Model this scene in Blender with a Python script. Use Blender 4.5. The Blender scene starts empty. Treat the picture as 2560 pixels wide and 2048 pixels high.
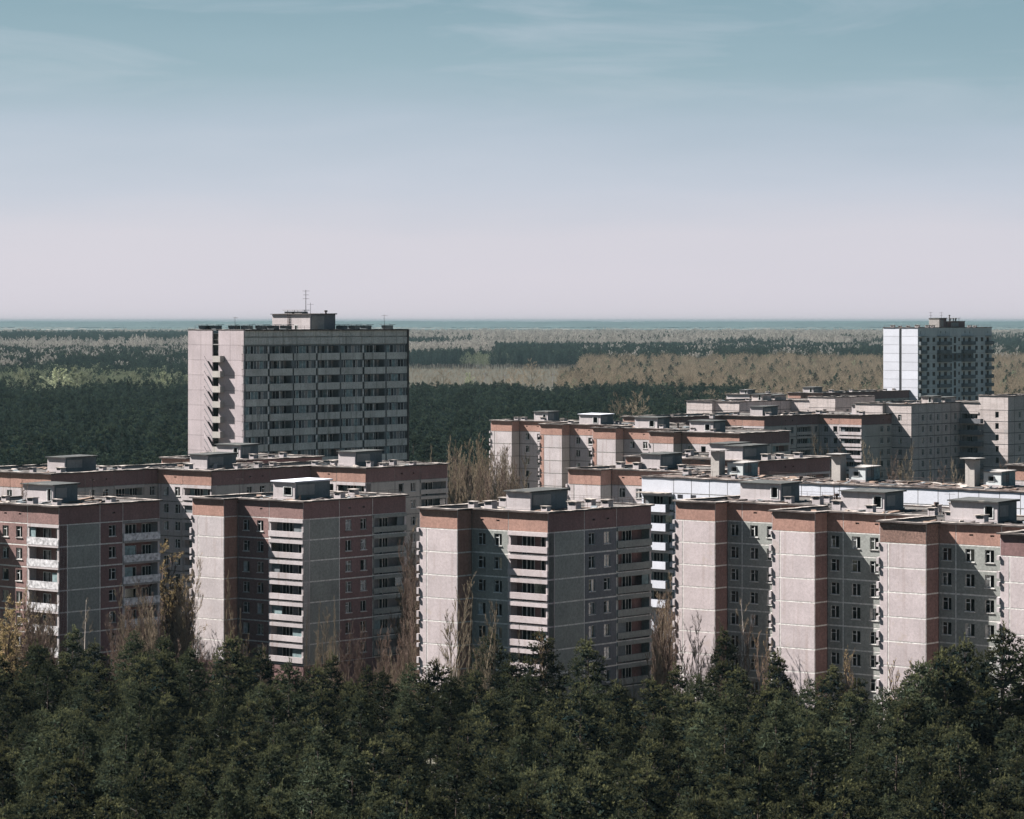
import bpy, math, random
from mathutils import Vector, noise
R = math.radians
random.seed(7)
sc = bpy.context.scene
COL = sc.collection

# ------------------------------------------------------------------ camera
CAM_H = 51.0
cd = bpy.data.cameras.new('camera'); cam = bpy.data.objects.new('camera', cd); COL.objects.link(cam)
cam.location = (0, 0, CAM_H); cam.rotation_euler = (R(90), 0, 0)
cd.sensor_fit = 'HORIZONTAL'; cd.sensor_width = 36.0; cd.lens = 7700 * 36 / 2560
cd.shift_y = -222 / 2560
cd.clip_start = 1.0; cd.clip_end = 90000
sc.camera = cam

# ------------------------------------------------------------------ sky, sun, exposure
SUN = Vector((-2.558, 0.841, 2.77)).normalized()
SUN_EL = math.asin(SUN.z); SUN_AZ = math.atan2(SUN.x, SUN.y)
EXPOSURE = 2.4
SUN_STRENGTH = 5.0
SKY_STRENGTH = 0.10
w = bpy.data.worlds.new('World'); sc.world = w; w.use_nodes = True
nt = w.node_tree; N = nt.nodes; L = nt.links; N.clear()
def nd(N, t, **k):
    n = N.new(t)
    for a, b in k.items(): setattr(n, a, b)
    return n
out = nd(N, 'ShaderNodeOutputWorld'); bg = nd(N, 'ShaderNodeBackground'); bg.inputs['Strength'].default_value = SKY_STRENGTH
L.new(bg.outputs[0], out.inputs['Surface'])
sky = nd(N, 'ShaderNodeTexSky', sky_type='NISHITA', sun_disc=False)
sky.sun_elevation = SUN_EL; sky.sun_rotation = SUN_AZ % (2 * math.pi); sky.air_density = 1.0; sky.dust_density = 2.0
tc = nd(N, 'ShaderNodeTexCoord'); sx = nd(N, 'ShaderNodeSeparateXYZ'); L.new(tc.outputs['Generated'], sx.inputs[0])
ramp = nd(N, 'ShaderNodeValToRGB')
mr = nd(N, 'ShaderNodeMapRange'); mr.inputs['From Min'].default_value = 0.0; mr.inputs['From Max'].default_value = 1.0
L.new(sx.outputs['Z'], mr.inputs['Value'])
def lin(c): return tuple(((x / 255) / 12.92 if x / 255 <= .04045 else ((x / 255 + .055) / 1.055) ** 2.4) for x in c)
def skyc(c): return tuple(x / (2 ** EXPOSURE) / SKY_STRENGTH / 1.0 for x in lin(c))
SKY_STOPS = [(0.0, (213, 209, 219)), (0.012, (212, 209, 220)), (0.028, (206, 205, 217)), (0.044, (187, 195, 211)), (0.062, (166, 181, 198)),
             (0.080, (137, 164, 178)), (0.10, (121, 152, 166)), (0.14, (96, 137, 154)), (0.30, (62, 116, 144)), (0.6, (46, 102, 138)), (1.0, (40, 92, 130))]
# the strip above tints the sky by elevation and carries on smoothly above the frame
el = ramp.color_ramp.elements
while len(el) > 1: el.remove(el[-1])
for i, (z, c) in enumerate(SKY_STOPS):
    e = el[0] if i == 0 else el.new(z)
    e.position = z; e.color = (*[v / 4 for v in skyc(c)], 1)
# slow variation of the haze height and thin cirrus streaks
mp = nd(N, 'ShaderNodeMapping'); mp.inputs['Scale'].default_value = (4.0, 1.0, 22.0); mp.inputs['Rotation'].default_value = (0, R(4), 0)
L.new(tc.outputs['Generated'], mp.inputs['Vector'])
n1 = nd(N, 'ShaderNodeTexNoise'); n1.inputs['Scale'].default_value = 2.4; n1.inputs['Detail'].default_value = 5.0; n1.inputs['Roughness'].default_value = .5
L.new(mp.outputs[0], n1.inputs['Vector'])
off = nd(N, 'ShaderNodeMath', operation='MULTIPLY_ADD'); off.inputs[1].default_value = 0.018; off.inputs[2].default_value = -0.009
L.new(n1.outputs[0], off.inputs[0])
ad = nd(N, 'ShaderNodeMath', operation='ADD'); L.new(sx.outputs['Z'], ad.inputs[0]); L.new(off.outputs[0], ad.inputs[1])
L.new(ad.outputs[0], mr.inputs['Value']); L.new(mr.outputs[0], ramp.inputs[0])
mul = nd(N, 'ShaderNodeVectorMath', operation='SCALE'); mul.inputs['Scale'].default_value = 4.0
L.new(ramp.outputs[0], mul.inputs[0])
mp2 = nd(N, 'ShaderNodeMapping'); mp2.inputs['Scale'].default_value = (5.0, 1.0, 34.0); mp2.inputs['Rotation'].default_value = (0, R(-5), 0); mp2.inputs['Location'].default_value = (3.3, 0, 1.7)
L.new(tc.outputs['Generated'], mp2.inputs['Vector'])
n2 = nd(N, 'ShaderNodeTexNoise'); n2.inputs['Scale'].default_value = 2.0; n2.inputs['Detail'].default_value = 7.0; n2.inputs['Roughness'].default_value = .55; n2.inputs['Distortion'].default_value = .6
L.new(mp2.outputs[0], n2.inputs['Vector'])
cr = nd(N, 'ShaderNodeMapRange'); cr.inputs['From Min'].default_value = .52; cr.inputs['From Max'].default_value = .78; cr.inputs['To Max'].default_value = .40
L.new(n2.outputs[0], cr.inputs['Value'])
hi = nd(N, 'ShaderNodeMapRange'); hi.inputs['From Min'].default_value = .05; hi.inputs['From Max'].default_value = .085; L.new(sx.outputs['Z'], hi.inputs['Value'])
cm = nd(N, 'ShaderNodeMath', operation='MULTIPLY'); L.new(cr.outputs[0], cm.inputs[0]); L.new(hi.outputs[0], cm.inputs[1])
mc = nd(N, 'ShaderNodeMix', data_type='RGBA'); mc.inputs['B'].default_value = (*skyc((196, 200, 212)), 1)
L.new(cm.outputs[0], mc.inputs['Factor']); L.new(mul.outputs[0], mc.inputs['A'])
mx = nd(N, 'ShaderNodeMix', data_type='RGBA'); mx.inputs['Factor'].default_value = .05
L.new(mc.outputs['Result'], mx.inputs['A']); L.new(sky.outputs[0], mx.inputs['B'])
L.new(mx.outputs['Result'], bg.inputs['Color'])

sl = bpy.data.lights.new('sun', 'SUN'); sl.energy = SUN_STRENGTH; sl.angle = R(0.5); sl.color = (1.0, 0.965, 0.95)
so = bpy.data.objects.new('sun', sl); COL.objects.link(so)
so.rotation_euler = (-SUN).to_track_quat('-Z', 'Y').to_euler(); so.location = (-100, 200, 300)
sc.view_settings.view_transform = 'Standard'; sc.view_settings.look = 'None'
sc.view_settings.exposure = EXPOSURE; sc.view_settings.gamma = 1; sc.view_settings.use_curve_mapping = False
sc.render.engine = 'CYCLES'
sc.cycles.max_bounces = 6; sc.cycles.diffuse_bounces = 3; sc.cycles.glossy_bounces = 2; sc.cycles.transparent_max_bounces = 8
sc.cycles.volume_bounces = 0; sc.cycles.use_adaptive_sampling = True

# ------------------------------------------------------------------ materials
def new_mat(name):
    m = bpy.data.materials.new(name); m.use_nodes = True
    n = m.node_tree.nodes; b = n['Principled BSDF']
    b.inputs['Specular IOR Level'].default_value = .2
    return m, n, m.node_tree.links, b
def plain(name, c, rough=.8, spec=.2, metal=0, vary=.12, scale=1.5):
    m, n, l, b = new_mat(name)
    b.inputs['Roughness'].default_value = rough; b.inputs['Specular IOR Level'].default_value = spec; b.inputs['Metallic'].default_value = metal
    g = nd(n, 'ShaderNodeNewGeometry'); t = nd(n, 'ShaderNodeTexNoise'); t.inputs['Scale'].default_value = scale; t.inputs['Detail'].default_value = 6
    l.new(g.outputs['Position'], t.inputs['Vector'])
    r = nd(n, 'ShaderNodeMapRange'); r.inputs['From Min'].default_value = .3; r.inputs['From Max'].default_value = .7
    r.inputs['To Min'].default_value = 1 - vary * 2; r.inputs['To Max'].default_value = 1 + vary
    l.new(t.outputs[0], r.inputs['Value'])
    h = nd(n, 'ShaderNodeVectorMath', operation='SCALE'); h.inputs[0].default_value = tuple(x * .62 for x in c)
    l.new(r.outputs[0], h.inputs['Scale']); l.new(h.outputs[0], b.inputs['Base Color'])
    return m
KA = .62
def wall_mat(name, base, grain=.16, grain_scale=3.2, blotch=.10, stain=.25, stain_col=None, patch=0.0, patch_col=(.2, .17, .14), brick=False):
    """pebble-dashed precast panel: fine aggregate, slow blotches, rain streaks, per-panel shade"""
    base = tuple(x * KA for x in base); patch_col = tuple(x * KA for x in patch_col); stain_col = tuple(x * KA for x in stain_col) if stain_col else None
    m, n, l, b = new_mat(name); b.inputs['Roughness'].default_value = .92; b.inputs['Specular IOR Level'].default_value = .1
    g = nd(n, 'ShaderNodeNewGeometry'); P = g.outputs['Position']
    fine = nd(n, 'ShaderNodeTexNoise'); fine.inputs['Scale'].default_value = grain_scale; fine.inputs['Detail'].default_value = 8; fine.inputs['Roughness'].default_value = .8
    l.new(P, fine.inputs['Vector'])
    big = nd(n, 'ShaderNodeTexNoise'); big.inputs['Scale'].default_value = .33; big.inputs['Detail'].default_value = 4; l.new(P, big.inputs['Vector'])
    mpn = nd(n, 'ShaderNodeMapping'); mpn.inputs['Scale'].default_value = (1.6, 1.6, .10); l.new(P, mpn.inputs['Vector'])
    st = nd(n, 'ShaderNodeTexNoise'); st.inputs['Scale'].default_value = 1.0; st.inputs['Detail'].default_value = 5; l.new(mpn.outputs[0], st.inputs['Vector'])
    oi = nd(n, 'ShaderNodeObjectInfo')
    def rng(sock, a, c_, lo, hi_):
        r = nd(n, 'ShaderNodeMapRange'); r.inputs['From Min'].default_value = a; r.inputs['From Max'].default_value = c_
        r.inputs['To Min'].default_value = lo; r.inputs['To Max'].default_value = hi_; l.new(sock, r.inputs['Value']); return r.outputs[0]
    def mulm(x, y):
        q = nd(n, 'ShaderNodeMath', operation='MULTIPLY'); l.new(x, q.inputs[0]); l.new(y, q.inputs[1]); return q.outputs[0]
    v = mulm(rng(fine.outputs[0], .3, .7, 1 - grain * 1.3, 1 + grain), rng(big.outputs[0], .3, .7, 1 - blotch, 1 + blotch * .6))
    v = mulm(v, rng(oi.outputs['Random'], 0, 1, .94, 1.05))
    h = nd(n, 'ShaderNodeVectorMath', operation='SCALE'); h.inputs[0].default_value = base; l.new(v, h.inputs['Scale'])
    cur = h.outputs[0]
    if brick:
        bt = nd(n, 'ShaderNodeTexBrick'); bt.inputs['Scale'].default_value = 1.0
        bt.inputs['Brick Width'].default_value = .5; bt.inputs['Row Height'].default_value = .18; bt.inputs['Mortar Size'].default_value = .02
        bt.inputs['Color1'].default_value = (1, 1, 1, 1); bt.inputs['Color2'].default_value = (.8, .78, .76, 1); bt.inputs['Mortar'].default_value = (.7, .7, .7, 1)
        cx = nd(n, 'ShaderNodeSeparateXYZ'); l.new(P, cx.inputs[0]); sm = nd(n, 'ShaderNodeMath', operation='ADD'); l.new(cx.outputs[0], sm.inputs[0]); l.new(cx.outputs[1], sm.inputs[1])
        cb = nd(n, 'ShaderNodeCombineXYZ'); l.new(sm.outputs[0], cb.inputs[0]); l.new(cx.outputs[2], cb.inputs[1]); l.new(cb.outputs[0], bt.inputs['Vector'])
        mm = nd(n, 'ShaderNodeMix', data_type='RGBA', blend_type='MULTIPLY'); mm.inputs['Factor'].default_value = 1
        l.new(cur, mm.inputs['A']); l.new(bt.outputs[0], mm.inputs['B']); cur = mm.outputs['Result']
    ms = nd(n, 'ShaderNodeMix', data_type='RGBA'); l.new(cur, ms.inputs['A'])
    ms.inputs['B'].default_value = (*(stain_col or tuple(x * .45 for x in base)), 1)
    l.new(rng(st.outputs[0], .54, .78, 0, stain), ms.inputs['Factor']); cur = ms.outputs['Result']
    if patch:
        pn = nd(n, 'ShaderNodeTexNoise'); pn.inputs['Scale'].default_value = .55; pn.inputs['Detail'].default_value = 7; pn.inputs['Roughness'].default_value = .65; l.new(P, pn.inputs['Vector'])
        mq = nd(n, 'ShaderNodeMix', data_type='RGBA'); l.new(cur, mq.inputs['A']); mq.inputs['B'].default_value = (*patch_col, 1)
        l.new(rng(pn.outputs[0], .60, .64, 0, patch), mq.inputs['Factor']); cur = mq.outputs['Result']
    l.new(cur, b.inputs['Base Color'])
    bp = nd(n, 'ShaderNodeBump'); bp.inputs['Strength'].default_value = .35; bp.inputs['Distance'].default_value = .05
    l.new(fine.outputs[0], bp.inputs['Height']); l.new(bp.outputs[0], b.inputs['Normal'])
    return m
M = {}
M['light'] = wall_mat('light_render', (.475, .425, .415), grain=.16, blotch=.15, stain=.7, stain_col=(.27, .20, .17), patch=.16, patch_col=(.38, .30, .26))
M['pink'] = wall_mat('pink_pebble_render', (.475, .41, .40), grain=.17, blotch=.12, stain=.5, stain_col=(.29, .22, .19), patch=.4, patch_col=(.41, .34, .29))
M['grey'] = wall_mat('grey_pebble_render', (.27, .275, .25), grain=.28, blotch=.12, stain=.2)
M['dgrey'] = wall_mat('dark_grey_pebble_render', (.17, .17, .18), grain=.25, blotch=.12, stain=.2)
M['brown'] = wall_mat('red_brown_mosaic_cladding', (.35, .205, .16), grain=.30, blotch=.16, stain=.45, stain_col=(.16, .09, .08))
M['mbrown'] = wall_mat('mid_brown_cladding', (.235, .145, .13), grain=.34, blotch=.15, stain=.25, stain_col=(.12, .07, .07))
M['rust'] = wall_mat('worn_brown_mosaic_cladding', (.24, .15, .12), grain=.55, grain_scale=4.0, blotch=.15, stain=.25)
M['dbrown'] = wall_mat('dark_brown_cladding_and_shade', (.21, .125, .118), grain=.28, blotch=.12, stain=.3)  # darker copy of the brown; on sides away from the sun it paints shade
M['beige'] = wall_mat('beige_render', (.42, .385, .35), grain=.14, blotch=.12, stain=.4)
M['kbrick'] = wall_mat('pale_silicate_brickwork', (.56, .49, .46), grain=.18, blotch=.12, stain=.4, stain_col=(.18, .16, .14), patch=.35, patch_col=(.26, .27, .27), brick=True)
M['towerlit'] = wall_mat('tower_panel_render', (.42, .36, .36), grain=.12, blotch=.10, stain=.35, stain_col=(.27, .22, .19), patch=.15, patch_col=(.34, .28, .26))
M['towergrey'] = wall_mat('stained_tower_concrete', (.54, .53, .48), grain=.25, blotch=.2, stain=.7, stain_col=(.09, .085, .08), patch=.3, patch_col=(.20, .17, .145))
M['white'] = wall_mat('white_panel_paint', (.58, .585, .62), grain=.08, blotch=.06, stain=.2, stain_col=(.4, .38, .38))
M['bwhite'] = wall_mat('white_paint_shade_tone', (.53, .555, .54), grain=.10, blotch=.08, stain=.35, stain_col=(.28, .3, .3))  # copy of the white for shaded sides, shade tint put into the colour
M['joint_l'] = plain('pale_joint_sealant', (.66, .63, .58), vary=.2, scale=3)
M['joint_m'] = plain('grey_joint_sealant', (.20, .19, .17), vary=.25, scale=3)
M['joint_d'] = plain('dark_joint_gap', (.07, .068, .066), vary=.2)
M['coping'] = plain('weathered_coping', (.36, .31, .27), vary=.45, scale=1.2, rough=.7)
M['under'] = plain('shadow_dark_coping_edge', (.07, .055, .05), vary=.3)  # dark colour painted in for the shadow line under the coping
M['tar'] = wall_mat('old_roof_felt', (.075, .068, .062), grain=.4, grain_scale=1.5, blotch=.4, stain=0, patch=.55, patch_col=(.20, .16, .13))
M['rusttar'] = wall_mat('brown_mossy_roof_felt', (.13, .10, .085), grain=.4, grain_scale=1.5, blotch=.35, stain=0, patch=.5, patch_col=(.07, .065, .05))
M['conc'] = wall_mat('old_concrete', (.30, .28, .26), grain=.18, blotch=.2, stain=.5, stain_col=(.12, .11, .10))
M['lconc'] = wall_mat('pale_concrete', (.46, .41, .40), grain=.12, blotch=.14, stain=.45, stain_col=(.22, .18, .16))
M['hutdark'] = wall_mat('grey_peeling_paint_and_shade', (.15, .165, .17), grain=.2, blotch=.3, stain=.5, patch=.5, patch_col=(.12, .12, .12))  # also paints the shade on hut side walls and stair flights
M['wframe'] = plain('weathered_white_wood', (.60, .60, .57), vary=.25, scale=2)
M['wood'] = plain('bleached_brown_wood', (.22, .15, .11), vary=.3)
M['hutroof'] = wall_mat('mossy_hut_roof', (.065, .066, .062), grain=.35, blotch=.3, stain=0, patch=.4, patch_col=(.28, .25, .21))
M['sheet'] = plain('corrugated_pale_sheet', (.72, .69, .68), vary=.3, scale=2.5)
M['bluepanel'] = plain('pale_green_infill', (.20, .27, .27), vary=.2, scale=2)
M['inside'] = plain('dim_interior_plaster', (.16, .15, .14), vary=.5, scale=.8)
M['dark'] = plain('dark_opening', (.012, .014, .018), rough=.6, vary=.3)  # near-black painted in for the unlit depth behind openings
M['metal'] = plain('rusty_metal', (.09, .06, .05), rough=.6, vary=.3)
M['curtain'] = plain('faded_curtain', (.42, .36, .26), vary=.35, scale=3)
def glass_mat():
    m = bpy.data.materials.new('window_glass'); m.use_nodes = True; n = m.node_tree.nodes; l = m.node_tree.links; n.clear()
    o = nd(n, 'ShaderNodeOutputMaterial'); t = nd(n, 'ShaderNodeBsdfTransparent'); t.inputs[0].default_value = (.45, .52, .52, 1)
    g = nd(n, 'ShaderNodeBsdfGlossy'); g.inputs['Roughness'].default_value = .06; g.inputs[0].default_value = (.8, .85, .85, 1)
    x = nd(n, 'ShaderNodeMixShader'); f = nd(n, 'ShaderNodeFresnel'); f.inputs[0].default_value = 1.5
    ma = nd(n, 'ShaderNodeMath', operation='MULTIPLY_ADD'); ma.inputs[1].default_value = 1.1; ma.inputs[2].default_value = .05
    l.new(f.outputs[0], ma.inputs[0]); l.new(ma.outputs[0], x.inputs[0]); l.new(t.outputs[0], x.inputs[1]); l.new(g.outputs[0], x.inputs[2]); l.new(x.outputs[0], o.inputs[0])
    return m
M['glass'] = glass_mat()
def leaf_mat(name, c1, c2, c3=None, rough=.75):
    """needle or leaf colour: per-blade mix from the 'shade' attribute, per-tree shift"""
    m, n, l, b = new_mat(name); b.inputs['Roughness'].default_value = 1; b.inputs['Specular IOR Level'].default_value = .0
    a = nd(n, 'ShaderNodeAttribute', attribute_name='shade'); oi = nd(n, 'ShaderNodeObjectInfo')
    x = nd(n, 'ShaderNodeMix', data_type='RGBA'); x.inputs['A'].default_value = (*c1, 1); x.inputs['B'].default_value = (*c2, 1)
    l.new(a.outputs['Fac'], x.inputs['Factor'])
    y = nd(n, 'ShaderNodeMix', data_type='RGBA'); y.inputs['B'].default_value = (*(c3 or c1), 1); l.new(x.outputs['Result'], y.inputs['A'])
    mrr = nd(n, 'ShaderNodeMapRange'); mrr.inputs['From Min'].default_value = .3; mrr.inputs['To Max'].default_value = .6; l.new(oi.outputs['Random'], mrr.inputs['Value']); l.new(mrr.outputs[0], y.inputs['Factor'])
    hs = nd(n, 'ShaderNodeHueSaturation'); l.new(y.outputs['Result'], hs.inputs['Color'])
    r2 = nd(n, 'ShaderNodeMath', operation='FRACT'); r3 = nd(n, 'ShaderNodeMath', operation='MULTIPLY'); r3.inputs[1].default_value = 17.3
    l.new(oi.outputs['Random'], r3.inputs[0]); l.new(r3.outputs[0], r2.inputs[0])
    mr4 = nd(n, 'ShaderNodeMapRange'); mr4.inputs['To Min'].default_value = .55; mr4.inputs['To Max'].default_value = 1.35; l.new(r2.outputs[0], mr4.inputs['Value']); l.new(mr4.outputs[0], hs.inputs['Value'])
    l.new(hs.outputs[0], b.inputs['Base Color'])
    tr = nd(n, 'ShaderNodeBsdfTranslucent'); l.new(hs.outputs[0], tr.inputs[0]); mxs = nd(n, 'ShaderNodeMixShader'); mxs.inputs[0].default_value = .28
    l.new(b.outputs[0], mxs.inputs[1]); l.new(tr.outputs[0], mxs.inputs[2]); l.new(mxs.outputs[0], n['Material Output'].inputs['Surface'])
    return m
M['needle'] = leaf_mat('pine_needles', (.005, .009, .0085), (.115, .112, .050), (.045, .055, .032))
M['needle_far'] = leaf_mat('pine_needles_far', (.007, .016, .018), (.056, .070, .040), (.028, .042, .032))
M['spring'] = leaf_mat('young_leaves', (.085, .105, .065), (.215, .23, .14), (.15, .145, .10))
M['spring_light'] = leaf_mat('pale_willow_leaves', (.15, .17, .10), (.36, .37, .23), (.20, .22, .13))
M['yellow'] = leaf_mat('yellow_catkins', (.16, .12, .06), (.31, .235, .11), (.20, .15, .075))
M['bark'] = plain('pine_bark', (.09, .06, .045), vary=.3)
M['limb'] = plain('pine_limb', (.035, .03, .024), vary=.3)
M['bare'] = leaf_mat('bare_twigs', (.11, .085, .06), (.25, .20, .14), (.17, .14, .10))
M['bare_red'] = leaf_mat('reddish_bare_twigs', (.075, .055, .046), (.16, .112, .088), (.11, .085, .068))
M['bare_pale'] = leaf_mat('pale_bare_twigs', (.18, .16, .135), (.36, .33, .29), (.24, .22, .19))
M['birch'] = leaf_mat('birch_bark', (.42, .36, .31), (.60, .54, .48), (.45, .40, .36))

# ------------------------------------------------------------------ mesh helpers
class MB:
    def __init__(s): s.v = []; s.f = []; s.m = []; s.sh = []
    def quad(s, a, b, c, d, m=0):
        i = len(s.v); s.v += [a, b, c, d]; s.f.append((i, i + 1, i + 2, i + 3)); s.m.append(m)
    def tri(s, a, b, c, m=0, sh=.5):
        i = len(s.v); s.v += [a, b, c]; s.f.append((i, i + 1, i + 2)); s.m.append(m); s.sh.append(sh)
    def box(s, x0, x1, y0, y1, z0, z1, m=0):
        i = len(s.v)
        s.v += [(x0, y0, z0), (x1, y0, z0), (x1, y1, z0), (x0, y1, z0), (x0, y0, z1), (x1, y0, z1), (x1, y1, z1), (x0, y1, z1)]
        for q in ((0, 3, 2, 1), (4, 5, 6, 7), (0, 1, 5, 4), (1, 2, 6, 5), (2, 3, 7, 6), (3, 0, 4, 7)):
            s.f.append(tuple(i + k for k in q)); s.m.append(m)
    def hexa(s, p, m=0):
        i = len(s.v); s.v += p
        for q in ((0, 3, 2, 1), (4, 5, 6, 7), (0, 1, 5, 4), (1, 2, 6, 5), (2, 3, 7, 6), (3, 0, 4, 7)):
            s.f.append(tuple(i + k for k in q)); s.m.append(m)
    def tube(s, p, q, r0, r1, n=4, m=0, sh=.5):
        p = Vector(p); q = Vector(q); d = (q - p)
        if d.length < 1e-6: return
        d.normalize(); a = d.orthogonal().normalized(); b = d.cross(a); i = len(s.v)
        for k in range(n):
            t = 2 * math.pi * k / n; e = a * math.cos(t) + b * math.sin(t)
            s.v.append(tuple(p + e * r0)); s.v.append(tuple(q + e * r1))
        for k in range(n):
            j = (k + 1) % n; s.f.append((i + 2 * k, i + 2 * j, i + 2 * j + 1, i + 2 * k + 1)); s.m.append(m); s.sh.append(sh)
    def mesh(s, name, mats, smooth=False):
        me = bpy.data.meshes.new(name); me.from_pydata(s.v, [], s.f)
        for m in mats: me.materials.append(M[m])
        if len(mats) > 1: me.polygons.foreach_set('material_index', s.m)
        if len(s.sh) == len(s.f) and s.sh:
            at = me.attributes.new('shade', 'FLOAT', 'FACE'); at.data.foreach_set('value', s.sh)
        return me
CACHE = {}
def cached(key, fn):
    if key not in CACHE: CACHE[key] = fn()
    return CACHE[key]
def add(name, me, parent=None, loc=(0, 0, 0), rz=0.0, label=None, cat=None, group=None, kind=None):
    o = bpy.data.objects.new(name, me); COL.objects.link(o); o.location = loc
    if rz: o.rotation_euler = (0, 0, rz)
    if parent: o.parent = parent
    if label: o['label'] = label
    if cat: o['category'] = cat
    if group: o['group'] = group
    if kind: o['kind'] = kind
    return o

# ------------------------------------------------------------------ facade pieces (x along the wall, y into it, z up)
def panel_me(w, h, ops, mat, g=.085, t=.28, gb=None):
    def mk():
        b = MB(); gb_ = g if gb is None else gb
        xs = sorted({g, w - g, *[o[0] for o in ops], *[o[1] for o in ops]}); zs = sorted({gb_, h - gb_, *[o[2] for o in ops], *[o[3] for o in ops]})
        for i in range(len(xs) - 1):
            for j in range(len(zs) - 1):
                cx = (xs[i] + xs[i + 1]) / 2; cz = (zs[j] + zs[j + 1]) / 2
                if any(o[0] < cx < o[1] and o[2] < cz < o[3] for o in ops): continue
                b.quad((xs[i], 0, zs[j]), (xs[i + 1], 0, zs[j]), (xs[i + 1], 0, zs[j + 1]), (xs[i], 0, zs[j + 1]))
        x0, x1, z0, z1 = g, w - g, gb_, h - gb_
        b.quad((x0, t, z0), (x0, 0, z0), (x0, 0, z1), (x0, t, z1)); b.quad((x1, 0, z0), (x1, t, z0), (x1, t, z1), (x1, 0, z1))
        b.quad((x0, 0, z1), (x1, 0, z1), (x1, t, z1), (x0, t, z1)); b.quad((x0, t, z0), (x1, t, z0), (x1, 0, z0), (x0, 0, z0))
        for (a, c, e, f) in ops:
            b.quad((a, 0, e), (a, t, e), (a, t, f), (a, 0, f)); b.quad((c, t, e), (c, 0, e), (c, 0, f), (c, t, f))
            b.quad((a, t, f), (c, t, f), (c, 0, f), (a, 0, f)); b.quad((a, 0, e), (c, 0, e), (c, t, e), (a, t, e))
        return b.mesh('facade_panel', [mat])
    return cached(('panel', round(w, 3), round(h, 3), tuple(ops), mat, g, t, gb), mk)
def window_me(w, h, var, fm='wframe'):
    def mk():
        b = MB(); f = .055
        b.box(0, w, .09, .15, 0, f); b.box(0, w, .09, .15, h - f, h); b.box(0, f, .09, .15, f, h - f); b.box(w - f, w, .09, .15, f, h - f)
        mx_ = w * (.52, .42, .60)[var % 3]
        if var != 5: b.box(mx_ - .045, mx_ + .045, .085, .145, f, h - f)
        if var in (0, 2, 3): b.box(f, mx_ - .045, .087, .143, h * .66, h * .66 + .07)
        if var == 4: b.box(mx_ + .045, w - f, .087, .143, h * .66, h * .66 + .07)
        if var in (1, 3):   # a sash standing open into the reveal
            b.hexa([(f, .15, f), (f + .05, .15, f), (f + .30, .55, f), (f + .25, .55, f), (f, .15, h - f), (f + .05, .15, h - f), (f + .30, .55, h - f), (f + .25, .55, h - f)])
        return b.mesh('window', [fm])
    return cached(('win', w, h, var, fm), mk)
def pane_me(w, h, var):
    def mk():
        b = MB(); f = .055; mx_ = w * (.52, .42, .60)[var % 3]
        if var in (0, 2, 4): b.quad((f, .12, f), (mx_ - .045, .12, f), (mx_ - .045, .12, h - f), (f, .12, h - f))
        if var in (1, 2, 5): b.quad((mx_ + .045, .12, f), (w - f, .12, f), (w - f, .12, h - f), (mx_ + .045, .12, h - f))
        if var == 3: b.quad((f, .12, h * .68), (mx_ - .045, .12, h * .68), (mx_ - .045, .12, h - f), (f, .12, h - f))
        return b.mesh('pane', ['glass'])
    return cached(('pane', w, h, var), mk)
def sill_me(w, m):
    def mk():
        b = MB(); b.box(-.08, w + .08, -.09, .09, -.09, -.005); return b.mesh('sill', [m])
    return cached(('sill', w, m), mk)
def curtain_me(w, h, k):
    def mk():
        b = MB(); n = 8; x0, x1 = ((.08, w * .46), (w * .5, w - .08), (.08, w - .08))[k]
        for i in range(n):
            a = x0 + (x1 - x0) * i / n; c = x0 + (x1 - x0) * (i + 1) / n; ya = .22 + .04 * (i % 2); yc = .22 + .04 * ((i + 1) % 2)
            lo = .1 + .25 * random.random()
            b.quad((a, ya, lo), (c, yc, lo), (c, yc, h - .05), (a, ya, h - .05))
        return b.mesh('curtain', ['curtain'])
    return cached(('curt', w, h, k), mk)

DIRS = [(1, 0), (0, 1), (-1, 0), (0, -1)]
class Seg:
    def __init__(s, p, d, L_): s.p = p; s.d = d; s.L = L_; s.rz = d * math.pi / 2
    def at(s, x, y=0, z=0):
        c, q = DIRS[s.d]; return (s.p[0] + c * x - q * y, s.p[1] + q * x + c * y, z)

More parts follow.
